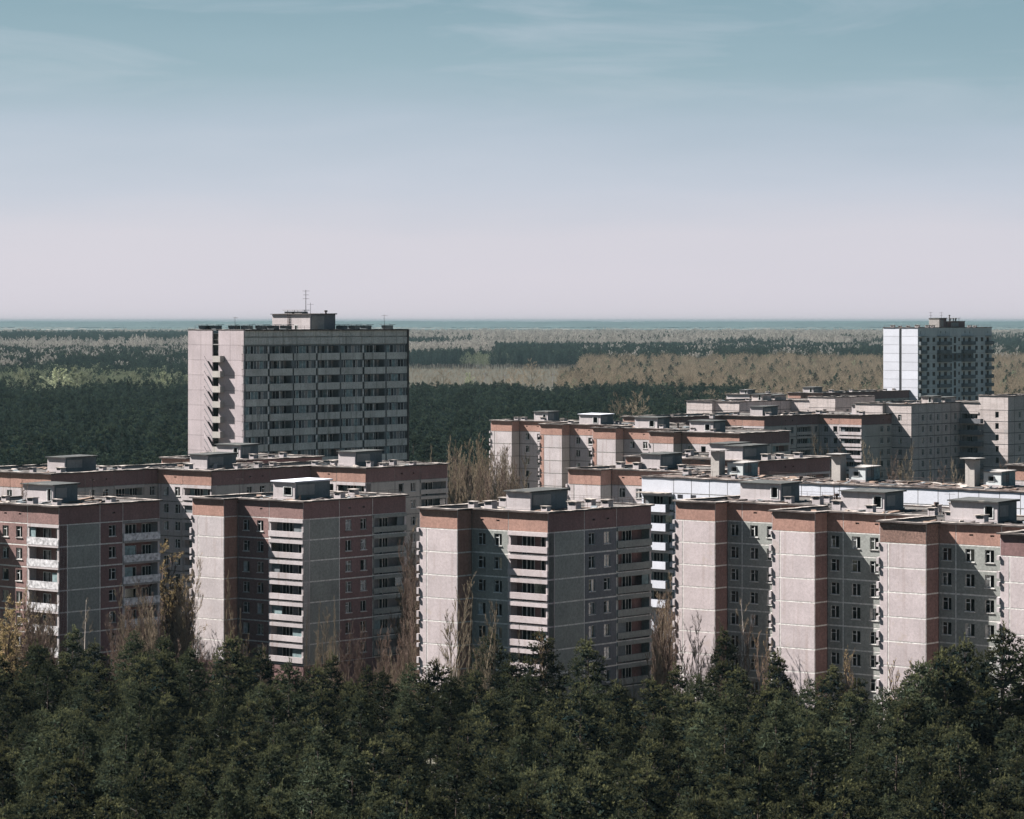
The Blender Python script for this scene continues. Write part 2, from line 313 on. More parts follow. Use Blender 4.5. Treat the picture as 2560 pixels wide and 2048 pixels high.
def shell_me(w, h, dep, back, side, var, ends=.34):
    """open loggia recess: floor, ceiling, side and back walls, end piers, dark door and window holes"""
    def mk():
        b = MB(); e = ends
        b.box(.0, e, .02, dep, 0, h, 1); b.box(w - e, w, .02, dep, 0, h, 1)
        b.box(e, w - e, .03, dep, -.12, .02, 1)
        b.box(e, w - e, .03, dep, h - .14, h - .121, 1)
        iw = w - 2 * e
        sets = {0: [(.36, .20, .9), (.47, .13, .02), (.80, .16, .02)], 1: [(.22, .13, .02), (.40, .22, .9), (.80, .22, .9)], 2: [(.42, .13, .02), (.56, .20, .9)], 3: [(.3, .24, .9), (.46, .13, .02), (.76, .12, .02), (.90, .2, .9)]}[var]
        xs = {e, w - e}; zs = {.02, h - .14}; ops = []
        for cx, cw, z0 in sets:
            a = e + iw * (cx - cw / 2); c = min(e + iw * (cx + cw / 2), w - e - .05); ops.append((a, c, z0, 2.2)); xs |= {a, c}; zs |= {z0, 2.2}
        xs = sorted(xs); zs = sorted(zs)
        for i in range(len(xs) - 1):
            for j in range(len(zs) - 1):
                cx = (xs[i] + xs[i + 1]) / 2; cz = (zs[j] + zs[j + 1]) / 2
                if any(o[0] < cx < o[1] and o[2] < cz < o[3] for o in ops): continue
                b.quad((xs[i], dep - .02, zs[j]), (xs[i + 1], dep - .02, zs[j]), (xs[i + 1], dep - .02, zs[j + 1]), (xs[i], dep - .02, zs[j + 1]), 0)
        for (a, c, z0, z1) in ops:
            b.quad((a, dep + .8, z0), (c, dep + .8, z0), (c, dep + .8, z1), (a, dep + .8, z1), 2)
            b.quad((a, dep - .02, z0), (a, dep + .8, z0), (a, dep + .8, z1), (a, dep - .02, z1), 2); b.quad((c, dep + .8, z0), (c, dep - .02, z0), (c, dep - .02, z1), (c, dep + .8, z1), 2)
            b.quad((a, dep - .02, z1), (a, dep + .8, z1), (c, dep + .8, z1), (c, dep - .02, z1), 2); b.quad((a, dep + .8, z0), (a, dep - .02, z0), (c, dep - .02, z0), (c, dep + .8, z0), 2)
        me = b.mesh('balcony', [back, side, 'dark'])
        fr = MB()
        for (a, c, z0, z1) in ops:
            y0, y1 = dep - .09, dep - .03
            fr.box(a, a + .07, y0, y1, z0, z1); fr.box(c - .07, c, y0, y1, z0, z1); fr.box(a + .07, c - .07, y0, y1, z1 - .07, z1)
            if c - a > .9: fr.box((a + c) / 2 - .035, (a + c) / 2 + .035, y0 + .005, y1, z0, z1 - .07)
        return me, fr.mesh('balcony_frame', ['wframe']), ops
    return cached(('shell', round(w, 3), h, dep, back, side, var), mk)
def parapet_me(w, z0, z1, mat, style, out=.16):
    def mk():
        b = MB()
        if style == 'sheet':
            n = max(6, int(w / .18)); y = -out
            for i in range(n):
                a = w * i / n; c = w * (i + .5) / n; e = w * (i + 1) / n
                b.quad((a, y, z0), (c, y + .025, z0), (c, y + .025, z1), (a, y, z1)); b.quad((c, y + .025, z0), (e, y, z0), (e, y, z1), (c, y + .025, z1))
            b.box(0, w, y + .06, y + .09, z0 + .03, z1 - .03)
        else:
            b.box(0, w, -out, -.005, z0, z1)
        return b.mesh('parapet', [mat])
    return cached(('par', round(w, 3), z0, z1, mat, style, out), mk)

def offset_poly(poly, d):
    n = len(poly); r = []
    for i in range(n):
        p0 = poly[i - 1]; p = poly[i]; p1 = poly[(i + 1) % n]
        a = (p[0] - p0[0], p[1] - p0[1]); b = (p1[0] - p[0], p1[1] - p[1])
        la = math.hypot(*a); lb = math.hypot(*b); na = (a[1] / la, -a[0] / la); nb = (b[1] / lb, -b[0] / lb)
        if abs(na[0] - nb[0]) + abs(na[1] - nb[1]) < 1e-6: r.append((p[0] + na[0] * d, p[1] + na[1] * d))
        else: r.append((p[0] + (na[0] + nb[0]) * d, p[1] + (na[1] + nb[1]) * d))
    return r
def ring(poly, do, di, z0, z1, mtop=0, mside=1, jit=0.0, step=1.3, rnd=None):
    b = MB(); O = offset_poly(poly, do); I = offset_poly(poly, -di); n = len(poly)
    for i in range(n):
        j = (i + 1) % n; ln = math.hypot(poly[j][0] - poly[i][0], poly[j][1] - poly[i][1]); k = max(1, int(ln / step)) if jit else 1
        pv = None
        for q in range(k + 1):
            t = q / k
            o = (O[i][0] + (O[j][0] - O[i][0]) * t, O[i][1] + (O[j][1] - O[i][1]) * t); c = (I[i][0] + (I[j][0] - I[i][0]) * t, I[i][1] + (I[j][1] - I[i][1]) * t)
            e = 0 if q in (0, k) or not jit else (rnd.random() - .5) * jit; f = 0 if q in (0, k) or not jit else (rnd.random() - .5) * jit
            if q in (0, k): e = f = 0
            cu = ((*o, z0 + e), (*o, z1 + e), (*c, z1 + f * .5), (*c, z0 + f * .5))
            if pv:
                A = pv; B = cu
                b.quad(A[1], B[1], B[2], A[2], mtop); b.quad(A[0], B[0], B[1], A[1], mside); b.quad(B[3], A[3], A[2], B[2], mside); b.quad(B[0], A[0], A[3], B[3], mside)
            pv = cu
    return b
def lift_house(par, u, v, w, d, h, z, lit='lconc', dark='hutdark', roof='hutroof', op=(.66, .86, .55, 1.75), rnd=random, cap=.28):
    """u,v is the near right corner; w runs back along -u, d along +v"""
    ops = [(op[0] * w, op[1] * w, op[2], op[3])] if op else []
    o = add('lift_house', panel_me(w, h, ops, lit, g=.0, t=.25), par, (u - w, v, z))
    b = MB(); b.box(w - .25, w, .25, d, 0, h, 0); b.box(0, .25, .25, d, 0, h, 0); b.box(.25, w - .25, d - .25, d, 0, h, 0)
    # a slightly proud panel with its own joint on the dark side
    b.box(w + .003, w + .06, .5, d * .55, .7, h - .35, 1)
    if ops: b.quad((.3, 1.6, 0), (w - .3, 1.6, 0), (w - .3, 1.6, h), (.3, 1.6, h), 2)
    add('lift_house_wall', b.mesh('lift_house_wall', [dark, 'conc', 'dark']), o)  # side walls get a darker material than the front, shade put into the colour
    if ops:
        f = MB(); a, c, e, g_ = ops[0]
        f.box(a - .12, a, -.05, .1, e - .1, g_ + .1); f.box(c, c + .12, -.05, .1, e - .1, g_ + .1); f.box(a, c, -.05, .1, g_, g_ + .1); f.box(a, c, -.05, .1, e - .1, e)
        add('opening_frame', f.mesh('opening_frame', ['wframe']), o)
    f = MB(); f.box(-.1, w + .1, -.12, -.01, .0, .32); add('base_course', f.mesh('base_course', ['lconc']), o)
    f = MB(); c = cap; t = .08 + .08 * rnd.random()
    f.hexa([(-c, -c, h), (w + c, -c, h), (w + c, d + c, h), (-c, d + c, h), (-c, -c, h + t), (w + c, -c, h + t), (w + c, d + c, h + t + .1), (-c, d + c, h + t + .12)])
    add('lift_house_roof', f.mesh('lift_house_roof', [roof]), o)
    return o
def vent(par, u, v, z, rnd, big=1.0):
    def mk():
        b = MB(); w_, d_, h_ = 1.3, 1.0, 1.15
        b.box(-w_ / 2, w_ / 2, -d_ / 2, d_ / 2, 0, h_ * .6, 0)
        for sx_ in (-1, 1): b.box(sx_ * w_ / 2 - .09 * (sx_ + 1), sx_ * w_ / 2 - .09 * (sx_ - 1), -d_ / 2, d_ / 2, h_ * .6, h_, 0)
        b.box(-w_ / 2 + .18, w_ / 2 - .18, -d_ / 2 + .15, d_ / 2 - .15, h_ * .6, h_, 1)
        c = MB(); c.box(-w_ / 2 - .15, w_ / 2 + .15, -d_ / 2 - .14, d_ / 2 + .14, h_ + .002, h_ + .08)
        return b.mesh('roof_vent', ['lconc', 'hutdark']), c.mesh('vent_cap', ['coping'])
    a, c = cached('vent', mk)
    s = big * rnd.uniform(.7, 1.0)
    o = add('roof_vent', a, par, (u, v, z), rnd.uniform(-.04, .04)); o.scale = (s, s, s)
    k = add('vent_cap', c, o); k.rotation_euler = (rnd.uniform(-.03, .03), rnd.uniform(-.05, .05), 0)
    return o
def antenna(par, u, v, z, h, r=.035, arms=2, rnd=random):
    b = MB(); b.tube((0, 0, 0), (rnd.uniform(-.1, .1), 0, h), r, r * .7, 5)
    for k in range(arms):
        zz = h * (.95 - .16 * k); L_ = .5 + .35 * rnd.random(); b.tube((-L_, 0, zz), (L_, .1, zz), r * .6, r * .6, 4)
    return add('antenna', b.mesh('antenna', ['metal']), par, (u, v, z))
def pipe(par, u, v, z, h=.9):
    b = MB(); b.tube((0, 0, 0), (0, 0, h), .16, .16, 8); b.tube((0, 0, h - .02), (0, 0, h + .28), .32, .32, 8); b.tube((0, 0, h + .28), (0, 0, h + .30), .32, .01, 8)
    return add('vent_pipe', b.mesh('vent_pipe', ['metal']), par, (u, v, z))
def railing(par, p, q, z, h=.75, step=2.2):
    b = MB(); d = math.hypot(q[0] - p[0], q[1] - p[1]); n = max(1, int(d / step))
    for i in range(n + 1):
        t = i / n; x = p[0] + (q[0] - p[0]) * t; y = p[1] + (q[1] - p[1]) * t; b.tube((x, y, z), (x, y, z + h), .022, .022, 4)
    for hh in (h, h * .55): b.tube((*p, z + hh), (*q, z + hh), .02, .02, 4)
    return add('roof_railing', b.mesh('roof_railing', ['metal']), par)

def building(name, label, cat, org, zr, p0, segs, floors, fh=2.8, attic=2.5, attic_mat='brown', joint='joint_m', cop=.32, deck=.5,
             roofmat='tar', low='light', detail=True, seed=1, group=None, vents=(), huts=(), hut_h=2.35, debris=40, hid='light', coping_mat='coping'):
    """org: world XY of the local origin. segs: (dir, length, bays | None); a bay is (width, kind, material, options)"""
    rnd = random.Random(seed)
    root = add(name, None, None, (org[0], org[1], 0), R(-40), label, cat, group)
    zt = zr - attic; zl = zt - floors * fh
    poly = [p0]; S = []
    for d, ln, bays in segs:
        s = Seg(poly[-1], d, ln); S.append((s, bays)); poly.append((poly[-1][0] + DIRS[d][0] * ln, poly[-1][1] + DIRS[d][1] * ln))
    assert math.hypot(poly[-1][0] - p0[0], poly[-1][1] - p0[1]) < .01, (name, poly)
    poly.pop()
    J = MB(); lowm = MB(); rooms = MB()
    def bx(m, s, x0, x1, y0, y1, z0, z1, k=0):
        a = s.at(x0, y0); c = s.at(x1, y1); m.box(min(a[0], c[0]), max(a[0], c[0]), min(a[1], c[1]), max(a[1], c[1]), z0, z1, k)
    hidden = MB()
    for s, bays in S:
        if bays is None:
            bx(hidden, s, .01, s.L - .01, 0, .3, 0, zr - .12); continue
        bx(lowm, s, .02, s.L - .02, .01, .3, 0, zl)
        for k in range(floors + 1): bx(J, s, .02, s.L - .02, .016, .16, zt - k * fh - .11, zt - k * fh + .11)
        x = 0
        for bi, (w_, kind, mat, op) in enumerate(bays):
            am = op.get('attic', attic_mat)
            ah = attic - .20
            aops = [(w_ * f - .26, w_ * f + .26, 1.05, 1.25) for f in op.get('av', ())]
            if attic > .3:
                add('attic_panel', panel_me(w_, ah, aops, am, g=.05), root, s.at(x, 0, zt), s.rz)
            bx(J, s, x - .11 if x > 0 else .02, x + .11, .02, .15, zl, zr - .14)
            if aops:
                for a in aops: bx(rooms, s, x + a[0] - .1, x + a[1] + .1, .30, .5, zt + .9, zt + 1.4)
            for k in range(floors):
                z = zt - (k + 1) * fh
                if kind == 'P':
                    split = op.get('split')
                    if split:
                        add('facade_panel', panel_me(split, fh, [], op.get('smat', mat)), root, s.at(x, 0, z), s.rz)
                        add('facade_panel', panel_me(w_ - split, fh, [], mat), root, s.at(x + split, 0, z), s.rz)
                        if k == 0: bx(J, s, x + split - .11, x + split + .11, .02, .15, zl, zt)
                    else: add('facade_panel', panel_me(w_, fh, [], mat), root, s.at(x, 0, z), s.rz)
                elif kind == 'W':
                    ww = op.get('ww', 1.2); wh = op.get('wh', 1.45); wz = op.get('wz', .92)
                    ops = [(round(w_ * f - ww / 2, 3), round(w_ * f + ww / 2, 3), wz, wz + wh) for f in op['at']]
                    add('facade_panel', panel_me(w_, fh, ops, mat), root, s.at(x, 0, z), s.rz)
                    bx_ = (x + .15, x + w_ - .15)
                    for (a, c, yy0, yy1) in ((bx_[0], bx_[1], 2.6, 2.7), (bx_[0], bx_[0] + .05, .3, 2.6), (bx_[1] - .05, bx_[1], .3, 2.6)): bx(rooms, s, a, c, yy0, yy1, z + .05, z + fh - .05)
                    bx(rooms, s, bx_[0], bx_[1], .3, 2.6, z + .0, z + .05); bx(rooms, s, bx_[0], bx_[1], .3, 2.6, z + fh - .06, z + fh - .02)
                    for (a, c, e, f) in ops:
                        var = rnd.choice(op.get('vars', (0, 0, 1, 2, 3, 4, 5)))
                        wo = add('window', window_me(ww, wh, var, op.get('fm', 'wframe')), root, s.at(x + a, 0, z + e), s.rz)
                        if detail:
                            if rnd.random() < .6: add('pane', pane_me(ww, wh, rnd.randrange(6)), wo)
                            if op.get('sill', True): add('sill', sill_me(ww, 'joint_l' if rnd.random() < .75 else 'conc'), wo)
                            if rnd.random() < op.get('curt', .08): add('curtain', curtain_me(ww, wh, rnd.randrange(3)), wo)
                elif kind == 'B':
                    st = op.get('style', 'conc'); var = op.get('var', rnd.choice((0, 0, 1, 2)))
                    me, fr, _ = shell_me(w_, fh, 1.25, op.get('back', 'brown'), mat, var)
                    bo = add('balcony', me, root, s.at(x, 0, z), s.rz)
                    add('balcony_frame', fr, bo)
                    if st == 'sheet':
                        add('parapet', parapet_me(w_, .16, 1.12, 'sheet', 'sheet', .14), bo)
                        add('slab_edge', parapet_me(w_, -.10, .12, op.get('pm', mat), 'c', .12), bo)
                        if k == 0: add('fascia', parapet_me(w_, 2.42, 2.78, op.get('pm', mat), 'c', .05), bo)
                    else:
                        z0 = .34 if rnd.random() < .9 else .12
                        add('parapet', parapet_me(w_, .34 if rnd.random() < .85 else .26, 1.10, op.get('pm', mat), 'c', .17), bo)
                        add('fascia', parapet_me(w_, 2.30, 2.78, op.get('pm', mat), 'c', .15), bo)
                    if detail and rnd.random() < .5:   # glazed end panel
                        gl = MB(); gw = w_ * rnd.uniform(.15, .3); gx = .4 if rnd.random() < .5 else w_ - .4 - gw
                        gl.box(gx, gx + gw, .12, .16, 1.1, 2.28); add('infill_panel', gl.mesh('infill_panel', [rnd.choice(['bluepanel', 'glass', 'hutdark'])]), bo)
            x += w_
    # edge balconies on the left-hand sides (direction 3): their ends stand proud of the lit wall
    for i, (s, bays) in enumerate(S):
        if s.d == 3 and bays is None:
            nx = S[(i + 1) % len(S)][0]
            if nx.d == 0 and segs[(i + 1) % len(S)][2] is not None and segs[(i + 1) % len(S)][2][0][3].get('ebal', True):
                c = nx.p
                for k in range(floors + 1):
                    z = zt - (k + 1) * fh
                    for a, e in ((.34, 1.10), (2.3, 2.78)):
                        if k == floors and a > 2: pass
                        b = MB(); b.box(c[0] - .34, c[0] - .003, c[1] - .2, c[1] + 5.8, z + a, z + e)
                        add('side_parapet', b.mesh('side_parapet', ['light']), root)
    if J.f: add('joint_strips', J.mesh('joint_strips', [joint]), root)
    if lowm.f: add('lower_wall', lowm.mesh('lower_wall', [low]), root)
    if rooms.f: add('room_walls', rooms.mesh('room_walls', ['inside']), root)
    if hidden.f: add('rear_wall', hidden.mesh('rear_wall', [hid]), root)
    # corner posts a little behind the two faces
    # roof
    zd = zr - deck
    dk = bpy.data.meshes.new('roof'); ip = offset_poly(poly, -.28); n = len(ip)
    dk.from_pydata([(*p, zd) for p in ip] + [(*p, zd - .3) for p in ip], [], [tuple(range(n)), tuple(range(2 * n - 1, n - 1, -1))] + [(i, i + n, (i + 1) % n + n, (i + 1) % n) for i in range(n)])
    dk.materials.append(M[roofmat]); ro = add('roof', dk, root)
    pw = ring(poly, -.285, .40, zd + .002, zr - .205, 0, 0); add('roof_upstand', pw.mesh('roof_upstand', ['conc']), ro)
    cp = ring(poly, cop, .34, zr - .20, zr, 0, 1, jit=.10, rnd=rnd); add('coping', cp.mesh('coping', [coping_mat, 'under']), ro)
    for (u, v) in vents: vent(root, u, v, zd, rnd)
    for hh in huts:
        kw = hh[5] if len(hh) > 5 else {}
        lift_house(root, hh[0], hh[1], hh[2], hh[3], hh[4] or hut_h, zd, rnd=rnd, **kw)
    if debris:
        def inside(px, py):
            c = False; j = n - 1; q = offset_poly(poly, -1.2)
            for i in range(n):
                if (q[i][1] > py) != (q[j][1] > py) and px < (q[j][0] - q[i][0]) * (py - q[i][1]) / (q[j][1] - q[i][1]) + q[i][0]: c = not c
                j = i
            return c
        D = MB(); xs = [p[0] for p in poly]; ys = [p[1] for p in poly]; cnt = 0
        for _ in range(debris * 6):
            if cnt >= debris: break
            a, c = rnd.uniform(min(xs), max(xs)), rnd.uniform(min(ys), max(ys))
            if not inside(a, c): continue
            cnt += 1; l1 = rnd.uniform(.2, 1.5); l2 = rnd.uniform(.1, .5); t = rnd.uniform(.04, .22); an = rnd.uniform(0, math.pi); ca, sa = math.cos(an), math.sin(an); tl = rnd.uniform(0, .25)
            P_ = [(-l1, -l2), (l1, -l2), (l1, l2), (-l1, l2)]
            D.hexa([(a + x * ca - y * sa, c + x * sa + y * ca, zd + .004 + (tl if x > 0 else 0)) for x, y in P_] + [(a + x * ca - y * sa, c + x * sa + y * ca, zd + t + (tl if x > 0 else 0)) for x, y in P_], rnd.choice((0, 1, 1, 2, 3)))
        add('roof_debris', D.mesh('roof_debris', ['coping', 'under', 'wood', 'hutdark']), root, kind='stuff')
    return root, zd, poly

# ------------------------------------------------------------------ ground
def ground():
    b = MB(); xs = [-60000, -12000, -3000, -800, -200, 0, 200, 800, 3000, 12000, 60000]; ys = [-3000, 0, 200, 400, 700, 1200, 2000, 3500, 6000, 10000, 20000, 60000]
    for i in range(len(xs) - 1):
        for j in range(len(ys) - 1): b.quad((xs[i], ys[j], 0), (xs[i + 1], ys[j], 0), (xs[i + 1], ys[j + 1], 0), (xs[i], ys[j + 1], 0))
    return b
def ground_mat():
    m, n, l, b = new_mat('ground'); b.inputs['Roughness'].default_value = 1
    g = nd(n, 'ShaderNodeNewGeometry'); t = nd(n, 'ShaderNodeTexNoise'); t.inputs['Scale'].default_value = .01; t.inputs['Detail'].default_value = 12; l.new(g.outputs['Position'], t.inputs['Vector'])
    r = nd(n, 'ShaderNodeValToRGB'); e = r.color_ramp.elements; e[0].position = .35; e[0].color = (.028, .028, .018, 1); e[1].position = .65; e[1].color = (.055, .05, .035, 1)
    l.new(t.outputs[0], r.inputs[0]); l.new(r.outputs[0], b.inputs['Base Color']); return m
M['ground'] = ground_mat()
add('ground', ground().mesh('ground', ['ground']), kind='structure')
M['field'] = wall_mat('dry_grass_field', (.046, .040, .026), grain=.1, grain_scale=.05, blotch=.15, stain=0, patch=.5, patch_col=(.022, .026, .016))
fb = MB(); fb.quad((-90, 2330, .02), (150, 2330, .02), (260, 3230, .02), (-110, 3230, .02)); add('dry_field', fb.mesh('dry_field', ['field']), kind='structure')

# ------------------------------------------------------------------ buildings
bigw = dict(at=(.5,))
def W(*f, **k): return dict(at=f, **k)

# A: brown block at the left edge, corrugated balcony fronts
ra, za, _ = building('apartment_block', 'brown apartment block with corrugated white balcony fronts, at the left picture edge', 'building',
    (-57.8, 392.9), 27.4, (-21.0, -2.65),
    [(0, 6.1, [(6.1, 'P', 'light', dict(split=1.2))]), (1, 2.65, [(2.65, 'P', 'dbrown', {})]),
     (0, 14.9, [(8.85, 'W', 'mbrown', W(.18, .52, .82, av=(.52, .84))), (6.05, 'B', 'light', dict(style='sheet', back='mbrown', var=0))]),
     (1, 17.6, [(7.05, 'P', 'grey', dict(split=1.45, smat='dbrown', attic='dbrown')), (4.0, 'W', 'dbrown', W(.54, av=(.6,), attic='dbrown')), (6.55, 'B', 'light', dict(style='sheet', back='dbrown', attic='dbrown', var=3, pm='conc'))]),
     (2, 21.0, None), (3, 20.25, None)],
    7, attic_mat='mbrown', joint='joint_l', low='dbrown', seed=11, vents=[(-17.5, 6.2), (-8.7, 3.2), (-5.6, 4.6), (-3.4, 12.0), (-15.5, 14.6)], huts=[(-10.6, 8.4, 6.0, 4.3, None, dict(op=(.82, .93, .3, 1.9)))], debris=70)
antenna(ra, -7.4, 12.5, za, 3.2, arms=1); antenna(ra, -14, 4, za, 4.2, arms=2)
railing(ra, (-20.6, 14.0), (-.6, 14.0), za + .5, .7)

# B: brown block second from left
rb, zb, _ = building('apartment_block', 'brown-walled apartment block whose roof hut has a bright flat top, second from left', 'building',
    (-27.9, 411.8), 26.9, (-18.5, -2.65),
    [(0, 6.15, [(6.15, 'P', 'light', dict(split=1.2, attic='brown'))]), (1, 2.65, [(2.65, 'P', 'brown', {})]),
     (0, 12.35, [(5.95, 'W', 'mbrown', W(.27, .72, av=(.75,))), (6.4, 'B', 'light', dict(back='dgrey', var=3))]),
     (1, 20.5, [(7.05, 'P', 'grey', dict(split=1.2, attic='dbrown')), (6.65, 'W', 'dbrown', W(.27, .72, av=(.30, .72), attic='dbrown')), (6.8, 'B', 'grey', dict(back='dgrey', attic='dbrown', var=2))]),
     (2, 18.5, None), (3, 23.15, None)],
    7, attic_mat='mbrown', joint='joint_l', low='dbrown', seed=12, vents=[(-3.4, 10.7), (-14.8, 17.7), (-7.4, 17.8)], huts=[(-7.2, 5.8, 4.1, 7.0, 2.5, dict(roof='white', op=(.50, .85, .75, 1.8)))], debris=110)
antenna(rb, -14.5, 2.5, zb, 3.0, arms=1); pipe(rb, -12, 10, zb, 1.6)
railing(rb, (-.6, 8.0), (-.6, 20.0), zb + .5, .7)

# C: centre block
rc, zc, _ = building('apartment_block', 'grey-sided apartment block with pale pink balconies at its near corner, front row centre', 'building',
    (4.27, 365.0), 28.35, (-18.0, -2.65),
    [(0, 6.1, [(6.1, 'P', 'pink', dict(split=1.15))]), (1, 2.65, [(2.65, 'P', 'brown', {})]),
     (0, 11.9, [(5.75, 'W', 'grey', W(.27, .72, av=(.28, .72), vars=(0, 2, 0, 3))), (6.15, 'B', 'pink', dict(back='dbrown', var=1))]),
     (1, 20.1, [(6.9, 'P', 'grey', dict(split=1.2, attic='dbrown')), (6.3, 'W', 'dgrey', W(.23, .70, av=(.28, .72), curt=.6, vars=(0, 2, 0, 3), attic='dbrown')), (6.9, 'B', 'grey', dict(back='dbrown', attic='dbrown', var=2))]),  # shaded side uses darker copies of the lit side's colours
     (2, 18.0, None), (3, 22.75, None)],
    7, joint='joint_l', low='grey', seed=13, vents=[(-16.2, 5.2), (-12.4, 4.1), (-16.3, 11.4), (-3.7, 4.1), (-3.4, 9.2), (-7.0, 16.8), (-3.8, 16.1)], huts=[(-7.2, 5.4, 3.8, 7.1, 2.3, dict(op=None))], debris=35)
railing(rc, (-.6, 6.0), (-.6, 19.6), zc + .5, .7); railing(rc, (-17.6, 19.7), (-.6, 19.7), zc + .5, .7)
pipe(rc, -14.8, 12.6, zc, .8)

def stag(period, k0, n, depth, wallbays, panelmat, jogmat, last=None, first_dep=None, jogw=False, pw=6.25, jog=2.65, smat=None, side=None, amat='brown', am=None):
    """saw-tooth terrace: n sections, each a blank protruding bay, a step back and a windowed wall"""
    px, py = period; segs = []
    for k in range(n):
        a = dict(attic=(am[k] if am else amat))
        segs.append((0, pw, [(pw, 'P', panelmat, dict(split=1.15, **(dict(smat=smat) if smat and k else {}), **a))]))
        segs.append((1, jog, [(jog, 'P', jogmat, dict(**a))] if not jogw else [(jog, 'W', jogmat, dict(at=(.5,), ww=1.1, **a))]))
        if k < n - 1:
            wl = px - pw; segs.append((0, wl, wallbays(wl)))
            segs.append((3, -py + jog, None))
        else:
            wl = px - pw; segs.append((0, wl, wallbays(wl)))
    endv = (n - 1) * py + jog
    back = []
    top = (n - 1) * py + depth
    segs.append((1, top - endv, last))
    for k in range(n - 1, 0, -1):
        segs.append((2, px, None)); segs.append((1, -py, None))
    segs.append((2, px, None)); segs.append((3, depth, None))
    return segs
def dwall(wl): return [(2.24, 'W', 'grey', W(.47, vars=(0, 2, 2, 3))), (5.95, 'W', 'grey', W(.31, .74, vars=(0, 2, 0, 3), av=(.34, .80))), (wl - 2.24 - 5.95, 'W', 'grey', W(.3, .72, av=(.3, .72)))]
PD = (21.0, -8.55)
rd, zdD, _ = building('apartment_terrace', 'long saw-tooth terrace with tall blank pink bays and grey windowed walls, right front', 'building',
    (20.8, 391.8), 28.2, (0, 0), stag(PD, 0, 5, 18.5, dwall, 'pink', 'mbrown', am=['brown', 'brown', 'rust', 'dbrown', 'brown']), 8, joint='joint_l', low='pink', seed=14,
    vents=[(2.0, 12.8), (2.2, 16.5), (13.6, 14.3), (23.0, 2.7), (11.0, 9.5), (14.8, 10.3), (24.8, 8.3), (28.9, 1.0), (34.6, 6.8), (37.4, 1.5), (36.6, 7.9), (44.3, -5.5), (45.7, -.8), (50.6, -9.0), (57, -7.5), (58, 1)],
    huts=[(8.5, 11.0, 6.3, 4.3, None, dict(op=(.78, .93, .6, 1.9))), (29.9, 2.4, 6.3, 4.3, None, dict(op=(.76, .93, .6, 1.9))), (51.0, -6.3, 6.3, 4.3, None, dict(op=(.74, .90, .6, 1.9))), (72, -15, 6.3, 4.3, None)], debris=260)
pipe(rd, 16.5, 12.0, zdD, 1.1); pipe(rd, 36.0, 4.5, zdD, 1.1); antenna(rd, 38.5, 3.5, zdD, 2.6, arms=1); antenna(rd, 14.2, 14.9, zdD, 2.4, .08, arms=0)
railing(rd, (21.6, 1.0), (21.6, 8.3), zdD + .5, .7); railing(rd, (42.6, -7.5), (42.6, -.2), zdD + .5, .7); railing(rd, (1, 17.6), (20, 17.6), zdD + .4, .7)

# W: long white panel building
rw, zw, _ = building('apartment_slab', 'long low-relief white panel building with three chimney shafts and white huts on its rusty roof', 'building',
    (19.2, 455.6), 28.07, (0, 0),
    [(0, 68.0, [(5.9, 'B', 'bluepanel', dict(attic='white', ebal=False, style='box', pm='white', back='bluepanel', var=3))] + [(3.24 if i < 19 else 62.1 - 19 * 3.24, 'P', 'white', dict(attic='white')) for i in range(20)]),
     (1, 12.6, [(12.6, 'P', 'bwhite', dict(attic='bwhite'))]), (2, 68.0, None), (3, 12.6, None)],
    6, attic=2.35, joint='joint_m', low='white', seed=15, roofmat='rusttar', deck=.12, cop=.12, debris=150, hid='white')
for k in range(6):   # projecting balconies on the first bay
    b = MB(); z = 28.07 - 2.35 - (k + 1) * 2.8
    b.box(.1, 5.3, -1.25, -1.17, z + .0, z + 1.12); b.box(5.22, 5.3, -1.17, -.01, z + .0, z + 1.12, 1); b.box(.1, 5.22, -1.17, -.01, z - .12, z, 2)
    add('balcony_box', b.mesh('balcony_box', ['white', 'hutdark', 'conc']), rw)  # side board coloured dark for its shade, the front stays white
b = MB(); b.box(-.1, 5.6, -1.4, -.01, 25.62, 25.76); add('balcony_canopy', b.mesh('balcony_canopy', ['coping']), rw)
for i, (u, v) in enumerate([(9.0, 7.0), (30.2, 7.4), (52.4, 7.6)]):
    b = MB(); b.box(-1.5, 0, 0, 1.5, 0, 3.7, 0)
    o = add('chimney_shaft', b.mesh('chimney_shaft', ['beige']), rw, (u, v, zw))
    b = MB(); b.box(-2.05, .55, -.55, 2.05, 3.85, 3.95); b.tube((-1.4, .1, 3.7), (-1.4, .1, 3.86), .06, .06); b.tube((-.1, .1, 3.7), (-.1, .1, 3.86), .06, .06); b.tube((-.1, 1.4, 3.7), (-.1, 1.4, 3.86), .06, .06); b.tube((-1.4, 1.4, 3.7), (-1.4, 1.4, 3.86), .06, .06)
    add('shaft_cap', b.mesh('shaft_cap', ['conc']), o)
    h = lift_house(rw, u + 3.9, v + .6, 2.8, 3.8, 2.05, zw, lit='bwhite', dark='bluepanel', roof='conc', op=(.28, .58, .85, 1.45), cap=.15)  # side walls of the white hut coloured darker to paint their shade
    lb = MB()
    for yy in (1.3, 1.8): lb.tube((2.95, yy, 0), (2.95, yy, 2.3), .03, .03)
    for q in range(7): lb.tube((2.95, 1.3, .3 * q + .15), (2.95, 1.8, .3 * q + .15), .02, .02)
    add('ladder', lb.mesh('ladder', ['metal']), h)
railing(rw, (1, 11.8), (67, 11.8), zw, .7, 3); railing(rw, (1, .4), (67, .4), zw, .35, 3.2)
vent(rw, 3.5, 6.5, zw, random); vent(rw, 14.5, 3.2, zw, random, .7)
b = MB()
for x in (6.6, 9.0):
    b.box(x, x + .95, -.02, .05, 25.0, 25.55)
add('dark_vent_hole', b.mesh('dark_vent_hole', ['dark']), rw)  # dark plates painted in for the shade inside open vent holes
